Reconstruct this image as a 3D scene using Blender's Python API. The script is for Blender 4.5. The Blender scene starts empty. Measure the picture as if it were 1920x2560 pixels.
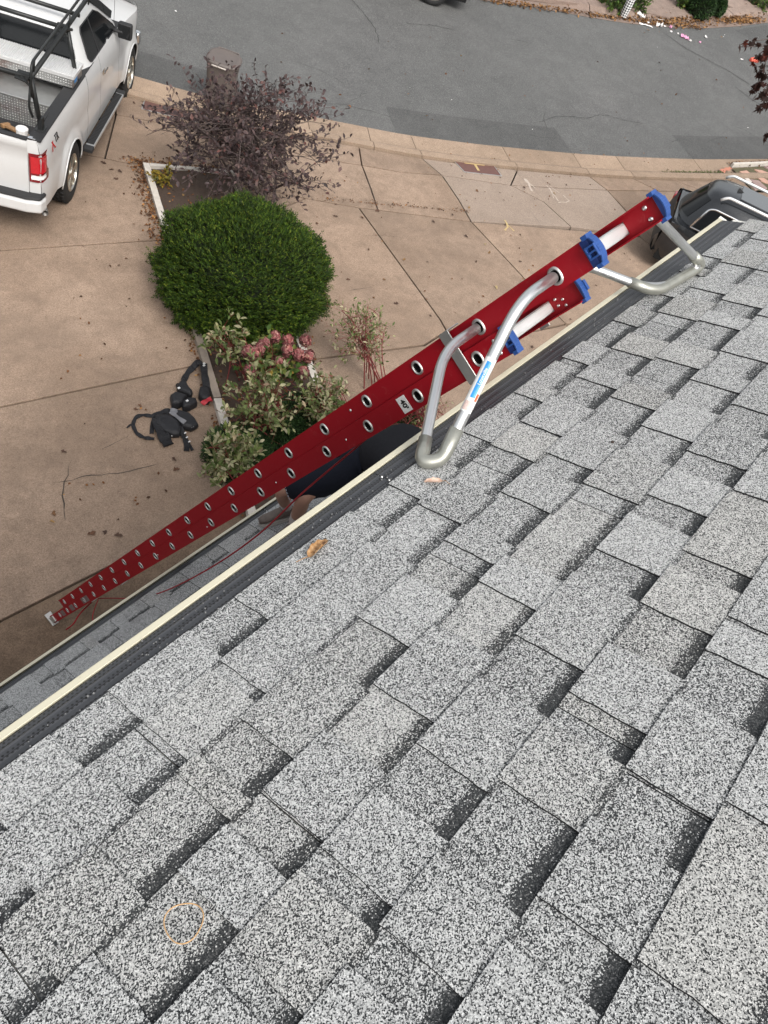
import bpy, bmesh, math, random
import numpy as np
from mathutils import Vector, Matrix
random.seed(7); rng = np.random.default_rng(7)
S = bpy.context.scene; COL = S.collection

# ------------------------------------------------------------------ camera
CAMZ = 7.17
M = np.array([[0.6491,-0.5041,0.56969],[-0.70864,-0.67301,0.21189],[0.27659,-0.54124,-0.79408]])
u_,s_,v_ = np.linalg.svd(M); M = u_@v_            # exact rotation (image axes -> world)
F = 1937.0
cam = bpy.data.cameras.new('camera'); camo = bpy.data.objects.new('camera', cam); COL.objects.link(camo)
cam.sensor_fit = 'VERTICAL'; cam.sensor_height = 24.0; cam.lens = 24.0*F/2560.0
cam.clip_start = 0.05; cam.clip_end = 600
mw = Matrix.Identity(4)
for i in range(3):
    mw[i][0] = M[i,0]; mw[i][1] = -M[i,1]; mw[i][2] = -M[i,2]
mw[2][3] = CAMZ
camo.matrix_world = mw
S.camera = camo
S.render.resolution_x = 768; S.render.resolution_y = 1024

# ------------------------------------------------------------------ sky, sun, exposure
SUN_EL, SUN_AZ = math.radians(52), math.radians(205)
W = bpy.data.worlds.new('World'); S.world = W; W.use_nodes = True
nt = W.node_tree; bgn = nt.nodes['Background']
sky = nt.nodes.new('ShaderNodeTexSky'); sky.sky_type = 'NISHITA'; sky.sun_disc = False
sky.sun_elevation = SUN_EL; sky.sun_rotation = SUN_AZ; sky.air_density = 1.4; sky.dust_density = 6.0
hs = nt.nodes.new('ShaderNodeHueSaturation'); hs.inputs['Saturation'].default_value = 0.22
nt.links.new(sky.outputs[0], hs.inputs['Color']); nt.links.new(hs.outputs[0], bgn.inputs[0])
bgn.inputs[1].default_value = 0.15
sl = bpy.data.lights.new('sun','SUN'); sl.energy = 1.0; sl.angle = math.radians(24); sl.color = (1,.96,.9)
so = bpy.data.objects.new('sun', sl); COL.objects.link(so)
sd = Vector((math.sin(SUN_AZ)*math.cos(SUN_EL), math.cos(SUN_AZ)*math.cos(SUN_EL), math.sin(SUN_EL)))
so.rotation_euler = sd.to_track_quat('Z','Y').to_euler(); so.location = (0,0,30)
S.view_settings.view_transform = 'Standard'; S.view_settings.look = 'None'
S.view_settings.exposure = 0.72; S.view_settings.gamma = 1

# ------------------------------------------------------------------ the lie of the land
def zg(x, y):
    p = -.085*(.76*(x-1.58)+.65*(y-3.07)); k = .05; t = (p+1.05)/k
    return -1.05 + k*(np.where(t>30, t, np.log1p(np.exp(np.minimum(t,30)))))
def ray(px, py):
    r = M@np.array([(px-960)/F, (py-1280)/F, 1.0]); return r
def at(px, py, h=0.0):
    """ground point (raised by h) that the photograph shows at this spot"""
    r = ray(px, py); t = 8.0
    for _ in range(40):
        x, y = r[0]*t, r[1]*t
        t += ((zg(x,y)+h) - (CAMZ+r[2]*t))/r[2]*0.9
    return Vector((r[0]*t, r[1]*t, CAMZ+r[2]*t))
SP, CP = math.sin(math.atan(.5)), math.cos(math.atan(.5))
def roofp(u, v, h=0.0, d=1.13):
    """point on a roof plane: u along the eave, v down the slope, h above the shingles"""
    n = h-d
    return Vector((u, CP*v+SP*n, CAMZ - SP*v + CP*n))
def roofpx(px, py, d=1.13, h=0.0):
    r = ray(px,py); n = SP*r[1]+CP*r[2]; t = (h-d)/n
    P = r*t; return (P[0], CP*P[1]-SP*P[2])

# ------------------------------------------------------------------ helpers
def link(o, parent=None):
    COL.objects.link(o)
    if parent is not None: o.parent = parent
    return o
def tag(o, label=None, cat=None, group=None, kind=None):
    if label: o['label'] = label
    if cat: o['category'] = cat
    if group: o['group'] = group
    if kind: o['kind'] = kind
    return o
def empty(name, loc=(0,0,0), label=None, cat=None, group=None, mat=None):
    o = bpy.data.objects.new(name, None); link(o); o.empty_display_size = .2
    if mat is not None: o.matrix_world = mat
    else: o.location = loc
    tag(o, label, cat, group); return o
class MB:
    """collects shapes for one mesh"""
    def __init__(s): s.v=[]; s.f=[]; s.m=[]; s.n=0
    def add(s, vs, fs, mi=0):
        k = len(s.v); s.v += [tuple(p) for p in vs]; s.f += [[i+k for i in f] for f in fs]; s.m += [mi]*len(fs); return s
    def hexa(s, p, mi=0, smi=None):
        fs=[(3,2,1,0),(4,5,6,7),(0,1,5,4),(1,2,6,5),(2,3,7,6),(3,0,4,7)]
        s.add(p, fs, mi)
        if smi is not None:
            for i in range(4): s.m[-1-i]=smi
        return s
    def box(s, c, sz, R=None, mi=0):
        c=Vector(c); h=Vector(sz)/2; p=[]
        for z in (-1,1):
            for x,y in ((-1,-1),(1,-1),(1,1),(-1,1)):
                q=Vector((x*h.x,y*h.y,z*h.z)); p.append(c+(R@q if R else q))
        return s.hexa(p, mi)
    def axbox(s, o, a, b, c, mi=0):
        """corner o and three edge vectors"""
        o,a,b,c=map(Vector,(o,a,b,c))
        p=[o,o+a,o+a+b,o+b,o+c,o+a+c,o+a+b+c,o+b+c]
        if a.cross(b).dot(c)<0: p=[p[i] for i in (3,2,1,0,7,6,5,4)]
        return s.hexa(p,mi)
    def prism(s, poly, h, mi=0, smi=None):
        """polygon (points) extruded by the vector h"""
        n=len(poly); P=[Vector(p) for p in poly]; h=Vector(h)
        nrm=Vector((0,0,0))
        for i in range(n): nrm+= (P[i]-P[0]).cross(P[(i+1)%n]-P[0])
        if nrm.dot(h)<0: P=P[::-1]
        vs=P+[p+h for p in P]
        fs=[list(range(n))[::-1], list(range(n,2*n))]
        s.add(vs,fs,mi)
        k=len(s.v)-2*n
        for i in range(n):
            j=(i+1)%n; s.f.append([k+i,k+j,k+n+j,k+n+i]); s.m.append(mi if smi is None else smi)
        return s
    def tube(s, pts, r, n=12, mi=0, cap=True, ry=None, up=None, closed=False):
        P=[Vector(p) for p in pts]; m=len(P); rs=r if hasattr(r,'__len__') else [r]*m
        ry_=ry if ry is not None else None
        T=[]
        for i in range(m):
            a=P[(i-1)%m] if (closed or i>0) else P[i]; b=P[(i+1)%m] if (closed or i<m-1) else P[i]
            t=b-a; T.append(t.normalized() if t.length>1e-9 else Vector((0,0,1)))
        N=(Vector(up) if up else (Vector((0,0,1)) if abs(T[0].z)<.9 else Vector((1,0,0))))
        k=len(s.v)
        for i in range(m):
            N=(N-T[i]*N.dot(T[i])).normalized(); Bn=T[i].cross(N)
            for j in range(n):
                a=2*math.pi*j/n
                s.v.append(tuple(P[i]+N*(rs[i]*math.cos(a))+Bn*((ry_ if ry_ else rs[i])*math.sin(a))))
        for i in range(m if closed else m-1):
            for j in range(n):
                i2=(i+1)%m
                s.f.append([k+i*n+j,k+i*n+(j+1)%n,k+i2*n+(j+1)%n,k+i2*n+j]); s.m.append(mi)
        if cap and not closed:
            s.f.append([k+j for j in range(n)][::-1]); s.f.append([k+(m-1)*n+j for j in range(n)]); s.m+=[mi,mi]
        return s
    def lathe(s, o, ax, prof, n=24, mi=0, ref=None):
        """prof: (radius, height along ax)"""
        o=Vector(o); ax=Vector(ax).normalized(); N=Vector(ref) if ref else (Vector((0,0,1)) if abs(ax.z)<.9 else Vector((1,0,0)))
        N=(N-ax*N.dot(ax)).normalized(); B=ax.cross(N); k=len(s.v)
        for (r,h) in prof:
            for j in range(n):
                a=2*math.pi*j/n; s.v.append(tuple(o+ax*h+N*(r*math.cos(a))+B*(r*math.sin(a))))
        for i in range(len(prof)-1):
            for j in range(n):
                s.f.append([k+i*n+j,k+i*n+(j+1)%n,k+(i+1)*n+(j+1)%n,k+(i+1)*n+j]); s.m.append(mi)
        return s
    def build(s, name, mats, parent=None, smooth=False, bevel=None, sub=None, recalc=True, auto=None):
        me=bpy.data.meshes.new(name); me.from_pydata(s.v,[],s.f)
        if not isinstance(mats,(list,tuple)): mats=[mats]
        for m in mats: me.materials.append(m)
        me.polygons.foreach_set('material_index', s.m)
        if smooth: me.polygons.foreach_set('use_smooth',[True]*len(s.f))
        me.update()
        if recalc:
            bm=bmesh.new(); bm.from_mesh(me); bmesh.ops.recalc_face_normals(bm,faces=bm.faces); bm.to_mesh(me); bm.free()
        o=bpy.data.objects.new(name,me); link(o,parent)
        if bevel:
            b=o.modifiers.new('bevel','BEVEL'); b.width=bevel; b.segments=2; b.limit_method='ANGLE'; b.angle_limit=math.radians(35)
            b.harden_normals=False
        if sub:
            q=o.modifiers.new('sub','SUBSURF'); q.levels=q.render_levels=sub
        return o
def fillet(pts, r, n=6):
    P=[Vector(p) for p in pts]; out=[P[0]]
    for i in range(1,len(P)-1):
        a=(P[i-1]-P[i]); b=(P[i+1]-P[i]); rr=min(r,a.length*.48,b.length*.48)
        A=P[i]+a.normalized()*rr; B=P[i]+b.normalized()*rr
        for k in range(n+1):
            t=k/n; out.append(A*(1-t)**2+P[i]*2*t*(1-t)+B*t*t)
    out.append(P[-1]); return out
def grid(name, f, nu, nv, mat, parent=None, smooth=True, uvf=None, thick=None):
    vs=[]; fs=[]
    for j in range(nv+1):
        for i in range(nu+1): vs.append(tuple(f(i/nu,j/nv)))
    for j in range(nv):
        for i in range(nu):
            a=j*(nu+1)+i; fs.append([a,a+1,a+nu+2,a+nu+1])
    m=MB(); m.add(vs,fs); return m.build(name,mat,parent,smooth=smooth,recalc=False)

# ------------------------------------------------------------------ materials
class NB:
    def __init__(s,name):
        s.m=bpy.data.materials.new(name); s.m.use_nodes=True; s.t=s.m.node_tree; s.b=s.t.nodes['Principled BSDF']
        s.pos=None
    def n(s,ty,**k):
        q=s.t.nodes.new('ShaderNode'+ty)
        for a,b in k.items():
            if a.startswith('i_'): q.inputs[a[2:].replace('_',' ')].default_value=b
            else: setattr(q,a,b)
        return q
    def l(s,a,b): s.t.links.new(a,b)
    def P(s):
        if not s.pos: s.pos=s.n('NewGeometry').outputs['Position']
        return s.pos
    def noise(s,scale,detail=3,rough=.55,vec=None,dist=0.0):
        q=s.n('TexNoise'); q.inputs['Scale'].default_value=scale; q.inputs['Detail'].default_value=detail
        q.inputs['Roughness'].default_value=rough; q.inputs['Distortion'].default_value=dist
        s.l(vec if vec is not None else s.P(),q.inputs['Vector']); return q.outputs['Fac']
    def vor(s,scale,out='Color',vec=None,feature='F1'):
        q=s.n('TexVoronoi'); q.feature=feature; q.inputs['Scale'].default_value=scale
        s.l(vec if vec is not None else s.P(),q.inputs['Vector']); return q.outputs[out]
    def ramp(s,src,stops,interp='LINEAR'):
        q=s.n('ValToRGB'); q.color_ramp.interpolation=interp; e=q.color_ramp.elements
        while len(e)<len(stops): e.new(.5)
        for a,(p,c) in zip(e,stops):
            a.position=p; a.color=(c if len(c)==4 else (*c,1)) if hasattr(c,'__len__') else (c,c,c,1)
        s.l(src,q.inputs[0]); return q.outputs[0]
    def mix(s,fac,a,b,mode='MIX'):
        q=s.n('MixRGB'); q.blend_type=mode
        for i,x in ((0,fac),(1,a),(2,b)):
            if hasattr(x,'is_linked') or hasattr(x,'links'): s.l(x,q.inputs[i])
            else: q.inputs[i].default_value = x if (i==0) else (*x,1) if len(x)==3 else x
        return q.outputs[0]
    def math(s,op,a,b=None,c=None):
        q=s.n('Math'); q.operation=op
        for i,x in enumerate((a,b,c)):
            if x is None: continue
            if hasattr(x,'links'): s.l(x,q.inputs[i])
            else: q.inputs[i].default_value=x
        return q.outputs[0]
    def bump(s,h,strength=.3,dist=.01):
        q=s.n('Bump'); q.inputs['Strength'].default_value=strength; q.inputs['Distance'].default_value=dist
        s.l(h,q.inputs['Height']); s.l(q.outputs[0],s.b.inputs['Normal']); return q
    def set(s,col=None,rough=None,metal=None,spec=None,coat=None):
        for nm,x in (('Base Color',col),('Roughness',rough),('Metallic',metal),('Specular IOR Level',spec),('Coat Weight',coat)):
            if x is None: continue
            if hasattr(x,'links'): s.l(x,s.b.inputs[nm])
            elif nm=='Base Color': s.b.inputs[nm].default_value=(*x[:3],1)
            else: s.b.inputs[nm].default_value=x
        return s.m
def plain(name,col,rough=.6,metal=0,var=.12,scale=12,bump=0,coat=None,spec=None,bscale=60):
    if max(col)<.03 and spec is None: spec=.3
    b=NB(name); n=b.noise(scale,4)
    c=b.mix(n,tuple(max(0,x*(1-var)) for x in col),tuple(min(1,x*(1+var)) for x in col))
    if bump: b.bump(b.noise(bscale,4),bump,.004)
    return b.set(c,rough,metal,spec,coat)

def concrete(name, c1, c2, stain=.5):
    b=NB(name)
    oi=b.n('ObjectInfo').outputs['Random']
    big=b.noise(.7,5,.6); mid=b.noise(5,6,.7); fine=b.noise(220,2,.6); grit=b.noise(60,4,.75)
    c=b.mix(b.ramp(big,[(.35,0),(.7,1)]),c1,c2)
    c=b.mix(b.math('MULTIPLY',b.ramp(mid,[(.4,0),(.72,1)]),stain),c,tuple(x*.62 for x in c1))
    c=b.mix(b.math('MULTIPLY',b.ramp(b.noise(1.7,7,.75,dist=1.2),[(.5,0),(.62,1)]),stain*.55),c,tuple(x*.55 for x in c1))
    c=b.mix(.75,c,b.mix(b.ramp(fine,[(.38,0),(.62,1)]),(.45,.43,.41),(1.08,1.08,1.08)),'MULTIPLY')
    c=b.mix(.7,c,b.mix(b.ramp(grit,[(.34,0),(.56,1)]),(.50,.45,.40),(1.05,1.05,1.05)),'MULTIPLY')
    c=b.mix(b.math('MULTIPLY',b.ramp(b.noise(.45,6,.68,dist=.8),[(.48,0),(.66,1)]),.55*min(1,stain*1.6)),c,tuple(x*.50 for x in c1))
    c=b.mix(b.math('MULTIPLY',b.ramp(b.noise(18,5,.8),[(.60,0),(.70,1)]),.5),c,tuple(x*.35 for x in c1))
    hsv=b.n('HueSaturation'); b.l(c,hsv.inputs['Color']); b.l(b.math('MULTIPLY_ADD',oi,.22,.9),hsv.inputs['Value'])
    b.bump(b.math('ADD',fine,grit),.35,.003)
    return b.set(hsv.outputs[0],.92)
MAT={}
MAT['concrete']=concrete('driveway_concrete',(.29,.208,.150),(.40,.295,.22))
MAT['concrete_pale']=concrete('pale_concrete',(.345,.27,.215),(.40,.32,.26),.25)
MAT['curb']=concrete('curb_concrete',(.36,.265,.19),(.42,.315,.232),.4)
MAT['concrete_far']=concrete('far_concrete',(.27,.20,.165),(.34,.26,.215),.5)
def asphalt(name,base,warm=0.0):
    b=NB(name)
    st=b.n('Mapping'); st.inputs['Scale'].default_value=(1,1,1); b.l(b.P(),st.inputs[0])
    big=b.noise(.35,5,.6); streak=b.noise(2.2,6,.7,dist=.4)
    sp=b.vor(150,'Color'); sx=b.n('SeparateColor'); b.l(sp,sx.inputs[0])
    c=b.mix(b.ramp(big,[(.3,0),(.7,1)]),tuple(base*x for x in (.86,.87,.85)),tuple(base*x for x in (1.1,1.1,1.07)))
    c=b.mix(.55,c,b.mix(b.ramp(streak,[(.4,0),(.65,1)]),(.68,.68,.68),(1,1,1)),'MULTIPLY')
    c=b.mix(.8,c,b.ramp(sx.outputs[0],[(0,.30),(.5,.85),(1,1.15)]),'MULTIPLY')
    c=b.mix(b.ramp(sx.outputs[1],[(.93,0),(.96,1)]),c,(base*1.9,base*1.85,base*1.75))
    b.bump(b.math('ADD',b.noise(300,2),sx.outputs[0]),.5,.004)
    return b.set(c,.9)
MAT['asphalt']=asphalt('street_asphalt',.116)
MAT['asphalt_dark']=asphalt('patch_asphalt',.088)
def granules(name, band=False, thin=False, tint=1.0, dark=.33, scale=540):
    """ceramic granules of an asphalt shingle: pale grey and black grains; band = dark band printed at the top of the exposed strip"""
    b=NB(name); oi=b.n('ObjectInfo').outputs['Random']
    v=b.vor(scale,'Color'); sx=b.n('SeparateColor'); b.l(v,sx.inputs[0])
    blot=b.noise(9,4,.6); fineb=b.noise(70,3,.7)
    # chance that a grain is black, varies a little over the sheet and from piece to piece
    thr=b.math('ADD',b.math('MULTIPLY',b.ramp(blot,[(.3,0),(.7,1)]),.10),b.math('MULTIPLY_ADD',oi,.20,dark-.145))
    thr=b.math('ADD',thr,b.math('MULTIPLY_ADD',fineb,.14,-.07))
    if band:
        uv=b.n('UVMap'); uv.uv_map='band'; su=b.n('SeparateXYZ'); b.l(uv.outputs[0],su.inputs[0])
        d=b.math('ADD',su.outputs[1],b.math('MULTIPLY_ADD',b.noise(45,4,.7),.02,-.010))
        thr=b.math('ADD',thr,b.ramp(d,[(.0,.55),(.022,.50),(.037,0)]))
    if thin:  # dark line in the colour for the shadow gap under the course above
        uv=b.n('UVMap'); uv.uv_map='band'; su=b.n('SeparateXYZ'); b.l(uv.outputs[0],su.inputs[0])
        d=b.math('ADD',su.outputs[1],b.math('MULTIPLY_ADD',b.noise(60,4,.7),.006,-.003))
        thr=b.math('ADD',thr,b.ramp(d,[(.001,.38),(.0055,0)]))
    isd=b.math('LESS_THAN',sx.outputs[0],thr)
    lightc=b.ramp(sx.outputs[1],[(0,(.24,.245,.24)),(.35,(.38,.385,.38)),(.7,(.50,.505,.495)),(1,(.66,.66,.65))])
    darkc=b.ramp(sx.outputs[2],[(0,(.014,.016,.017)),(.7,(.045,.048,.050)),(1,(.13,.13,.13))])
    c=b.mix(isd,lightc,darkc)
    warm=b.mix(b.math('MULTIPLY',b.ramp(b.math('FRACT',b.math('MULTIPLY',oi,7.3)),[(.6,0),(1,1)]),.5),(1,1,1),(1.0,.965,.91))
    c=b.mix(1.0,c,warm,'MULTIPLY')
    b.bump(b.vor(scale,'Distance'),.6,.0015)
    return b.set(c,.93,spec=.25)
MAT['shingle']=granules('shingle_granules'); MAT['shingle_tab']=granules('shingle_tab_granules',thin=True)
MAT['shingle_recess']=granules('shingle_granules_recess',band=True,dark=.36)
MAT['shingle_edge']=plain('shingle_cut_edge',(.012,.012,.013),.9,var=.3,scale=200)
b=NB('cream_gutter_paint'); c=b.mix(b.noise(7,4),(.58,.545,.41),(.65,.61,.47)); c=b.mix(b.math('MULTIPLY',b.ramp(b.noise(38,6,.8),[(.60,0),(.70,1)]),.45),c,(.30,.26,.19)); c=b.mix(b.math('MULTIPLY',b.ramp(b.noise(1.3,6,.7),[(.5,0),(.7,1)]),.25),c,(.42,.37,.27)); b.bump(b.noise(2.2,3),.25,.01); MAT['cream']=b.set(c,.38)
MAT['white_trim']=plain('white_trim_paint',(.72,.70,.64),.45,var=.05)
def guardmat():
    b=NB('black_perforated_guard')
    uv=b.n('UVMap'); uv.uv_map='band'; su=b.n('SeparateXYZ'); b.l(uv.outputs[0],su.inputs[0])
    # rows of punched holes: 7 mm apart along the gutter, rows given by the second coordinate in rows
    rowi=b.math('FLOOR',su.outputs[1]); fy=b.math('SUBTRACT',b.math('FRACT',su.outputs[1]),.5)
    fx=b.math('SUBTRACT',b.math('FRACT',b.math('ADD',b.math('MULTIPLY',su.outputs[0],1/.010),b.math('MULTIPLY',rowi,.5))),.5)
    dx=b.math('MULTIPLY',fx,.010); dy=b.math('MULTIPLY',fy,.0075)
    r=b.math('SQRT',b.math('ADD',b.math('MULTIPLY',dx,dx),b.math('MULTIPLY',dy,dy)))
    third=b.math('GREATER_THAN',b.math('MODULO',b.math('ADD',rowi,.5),3.0),1.0)
    hole=b.math('MULTIPLY',b.math('LESS_THAN',r,.0024),third)
    c=b.mix(hole,(.040,.042,.047),(.001,.001,.001))
    n=b.noise(4,5)
    rg=b.math('MULTIPLY_ADD',n,.2,.33)
    return b.set(c,rg,.0,.6)
MAT['guard']=guardmat()
MAT['guard_plain']=plain('black_guard_smooth',(.045,.047,.052),.3,var=.2,scale=5)
MAT['siding']=plain('house_siding',(.42,.39,.34),.7,var=.06,bump=.1)
MAT['soil']=plain('dark_mulch_soil',(.055,.036,.026),.95,var=.5,scale=30,bump=.8,bscale=80)
def redfib():
    b=NB('red_fibreglass'); n=b.noise(3,5,.7); f=b.noise(160,3,.6); d=b.noise(14,6,.8,dist=2.0)
    c=b.mix(n,(.22,.0015,.007),(.29,.0025,.010))
    c=b.mix(b.math('MULTIPLY',b.ramp(d,[(.58,0),(.68,1)]),.35),c,(.33,.07,.07))
    c=b.mix(b.math('MULTIPLY',b.ramp(b.noise(35,6,.85,dist=3),[(.66,0),(.72,1)]),.4),c,(.05,.01,.012))
    b.bump(f,.12,.001)
    return b.set(c,b.math('MULTIPLY_ADD',d,.3,.40),0,.28)
MAT['red']=redfib()
def alu(name,col=(.62,.62,.61),rough=.32,sc=40):
    b=NB(name); n=b.noise(sc,5,.7); g=b.noise(6,4,.6)
    c=b.mix(g,tuple(x*.8 for x in col),col)
    return b.set(c,b.math('MULTIPLY_ADD',n,.3,rough-.12),1.0)
MAT['alu']=alu('worn_aluminium',(.80,.80,.79),.36); MAT['alu_bright']=alu('bright_aluminium',(.80,.80,.79),.45); MAT['alu_bright'].node_tree.nodes['Principled BSDF'].inputs['Metallic'].default_value=.55
MAT['galv']=alu('galvanised_steel',(.62,.62,.60),.5,20)
MAT['dark_in']=plain('dark_interior',(.006,.006,.006),.9)
MAT['blue']=plain('blue_plastic',(.006,.022,.115),.42,var=.15,bump=.05)
MAT['blue_light']=plain('worn_blue_plastic',(.016,.062,.23),.45,var=.2)
MAT['sleeve']=plain('clear_rubber_sleeve',(.34,.34,.30),.36,var=.35,scale=25,metal=.65)
MAT['sticker']=plain('white_sticker',(.70,.70,.68),.4,var=.05)
MAT['black_print']=plain('black_print',(.01,.01,.01),.5)
MAT['stick_blue']=plain('blue_sticker',(.02,.22,.55),.4,var=.3,scale=60)
MAT['stick_orange']=plain('orange_sticker',(.65,.10,.03),.4,var=.2,scale=60)
MAT['rope']=plain('red_rope_fibre',(.28,.012,.018),.8,var=.3,scale=200)
# ------------------------------------------------------------------ ground, street, curb
G0=MB()
xs=np.concatenate([np.linspace(-150,-12,8),np.linspace(-8,60,69),np.linspace(75,200,6)]); ys=np.concatenate([np.linspace(-120,-14,6),np.linspace(-10,50,61),np.linspace(65,200,6)])
vs=[(x,y,float(zg(max(min(x,60),-8),max(min(y,50),-10)))-.09) for y in ys for x in xs]; nx=len(xs)
G0.add(vs,[[j*nx+i,j*nx+i+1,(j+1)*nx+i+1,(j+1)*nx+i] for j in range(len(ys)-1) for i in range(nx-1)])
MAT['joint']=plain('joint_dirt',(.022,.016,.012),.95,var=.4,scale=25,bump=.5)
tag(G0.build('ground',MAT['joint'],recalc=False),kind='structure')

def resample(P, n):
    P=[Vector(p) for p in P]; L=[0]
    for a,b in zip(P,P[1:]): L.append(L[-1]+(b-a).length)
    out=[]
    for k in range(n):
        t=L[-1]*k/(n-1); i=max(j for j in range(len(L)) if L[j]<=t+1e-9); i=min(i,len(P)-2)
        out.append(P[i].lerp(P[i+1],(t-L[i])/(L[i+1]-L[i])))
    return out
def smoothp(P,it=3):
    P=[Vector(p) for p in P]
    for _ in range(it):
        P=[P[0]]+[(P[i-1]+P[i]*2+P[i+1])/4 for i in range(1,len(P)-1)]+[P[-1]]
    return P
def extend(P,a,b):
    P=[Vector(p) for p in P]
    d0=(P[0]-P[1]).normalized(); d1=(P[-1]-P[-2]).normalized()
    return [P[0]+d0*a]+P+[P[-1]+d1*b]
def flat(p): return Vector((p[0],p[1],0))
Epx=[(328,188),(511,241),(700,277),(868,309),(1000,336),(1200,362),(1430,384),(1532,391),(1743,399),(1920,398)]
Ew=smoothp(resample([flat(at(*p)) for p in Epx],60),3); Ew=extend(Ew,14,16)
Ew=resample(Ew,150)
def offset(P,d):
    out=[]
    for i,p in enumerate(P):
        t=(P[min(i+1,len(P)-1)]-P[max(i-1,0)]).normalized(); out.append(p+Vector((t.y,-t.x,0))*d)
    return out
# sign: houseward side
hs_=1 if offset(Ew,1.0)[75].length<Ew[75].length else -1
Fw=offset(Ew,hs_*.50); Fw2=offset(Ew,hs_*.56); Kw=offset(Ew,hs_*.80)
def Z(p,h): return Vector((p.x,p.y,float(zg(p.x,p.y))+h))
# far curb of the street
Gpx=[(1200,0),(1290,12),(1400,30),(1480,45),(1560,58),(1650,67),(1750,72),(1850,66),(1919,57)]
Gw=smoothp(resample([flat(at(*p)) for p in Gpx],60),3); Gw=extend(Gw,30,25); Gw=resample(Gw,150)
st=MB(); nrow=14
for j in range(nrow+1):
    for i in range(150):
        p=Ew[i].lerp(Gw[i],j/nrow); st.v.append(tuple(Z(p,0.0)))
for j in range(nrow):
    for i in range(149):
        a=j*150+i; st.f.append([a,a+1,a+151,a+150]); st.m.append(0)
tag(st.build('street',MAT['asphalt'],recalc=False,smooth=True),kind='structure')
def near_idx(px):
    q=flat(at(*px)); return min(range(150),key=lambda i:(Ew[i]-q).length)
cuts=[0,6,12,18]+sorted(near_idx(p) for p in [(430,218),(600,258),(760,290),(905,318),(1039,343),(1240,365),(1430,384),(1532,391),(1743,399)])+[132,140,149]
curb=empty('curb',Z(Kw[75],0)); tag(curb,kind='structure')
for a,b in zip(cuts,cuts[1:]):
    if b<=a: continue
    m=MB(); ids=list(range(a,b+1)); prof=[]
    g=.006
    for q,i in enumerate(ids):
        def sh(P):
            p=P[i].copy()
            if q==0: p+=(P[i+1]-P[i]).normalized()*g if i<149 else Vector((0,0,0))
            if q==len(ids)-1: p-=(P[i]-P[i-1]).normalized()*g
            return p
        e,f,f2,k=sh(Ew),sh(Fw),sh(Fw2),sh(Kw)
        prof.append([Z(e,-.07),Z(e,.006),Z(f,-.028),Z(f2,.030),Z(f2.lerp(k,.30),.055),Z(k,.050),Z(k,-.07)])
    n=7
    for pr in prof: m.v+= [tuple(p) for p in pr]
    for q in range(len(ids)-1):
        for r in range(n-1):
            m.f.append([q*n+r,q*n+r+1,(q+1)*n+r+1,(q+1)*n+r]); m.m.append(0)
    m.f.append(list(range(n))); m.f.append([(len(ids)-1)*n+r for r in range(n)][::-1]); m.m+=[0,0]
    o=m.build('curb_segment',MAT['curb'],None); o.parent=curb; o.matrix_parent_inverse=Matrix.Translation(-curb.location)
dirt=MB()
for i in range(150):
    w=.012+.016*random.random(); dirt.v+=[tuple(Z(Fw[i].lerp(Fw2[i],-.25),-.020)),tuple(Z(Fw[i].lerp(Fw2[i],.35+w*6),.002))]
for i in range(149): dirt.f.append([2*i,2*i+1,2*i+3,2*i+2]); dirt.m.append(0)
o=dirt.build('gutter_silt',MAT['joint'],None,recalc=False); o['kind']='structure'
# far curb
fc=empty('far_curb',Z(Gw[75],0)); tag(fc,kind='structure')
Gk=offset(Gw,-hs_*.42); Gk2=offset(Gw,-hs_*.55); Gk3=offset(Gw,-hs_*.85)
for a in range(30,130,5):
    m=MB(); ids=list(range(a,a+6))
    for q,i in enumerate(ids):
        s=.004*(1 if q==0 else -1 if q==5 else 0)
        for P,h in ((Gw,.006),(Gk,-.01),(Gk2,.09),(Gk3,.11),(Gk3,-.05)):
            m.v.append(tuple(Z(P[i]+(P[min(i+1,149)]-P[i-1]).normalized()*s*3,h)))
    for q in range(5):
        for r in range(4): m.f.append([q*5+r,q*5+r+1,(q+1)*5+r+1,(q+1)*5+r]); m.m.append(0)
    o=m.build('curb_segment',MAT['concrete_far'],fc); o.matrix_parent_inverse=Matrix.Translation(-fc.location)

def sheet(name,px,mat,h,parent=None,world=None,n=1,kind=None):
    """flat patch lying on the ground, outline given by its corners"""
    P=[Vector(p) for p in world] if world else [at(*p) for p in px]
    bm=bmesh.new(); vs=[bm.verts.new(Z(p,h)) for p in P]; f=bm.faces.new(vs)
    if f.normal.z<0 or True: bmesh.ops.recalc_face_normals(bm,faces=[f])
    bm.normal_update()
    if f.normal.z<0: f.normal_flip()
    if n>1:
        bmesh.ops.triangulate(bm,faces=bm.faces[:]); bmesh.ops.subdivide_edges(bm,edges=bm.edges[:],cuts=n,use_grid_fill=True)
        for v in bm.verts: v.co=Z(v.co,h)
    me=bpy.data.meshes.new(name); bm.to_mesh(me); bm.free(); me.materials.append(mat)
    o=bpy.data.objects.new(name,me); link(o,parent)
    if kind: tag(o,kind=kind)
    return o
def patch_strip(i0,i1,w0,w1,extra=0):
    idx=list(range(i0,i1+1)); A=offset(Ew,-hs_*.004); B=offset(Ew,-hs_*w0); B2=offset(Ew,-hs_*w1)
    top=[B[i].lerp(B2[i],(i-i0)/max(1,i1-i0)) for i in idx]
    return [Z(A[i],0) for i in idx]+top[::-1]
def idxpx(p): return near_idx(p)
m=0
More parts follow.
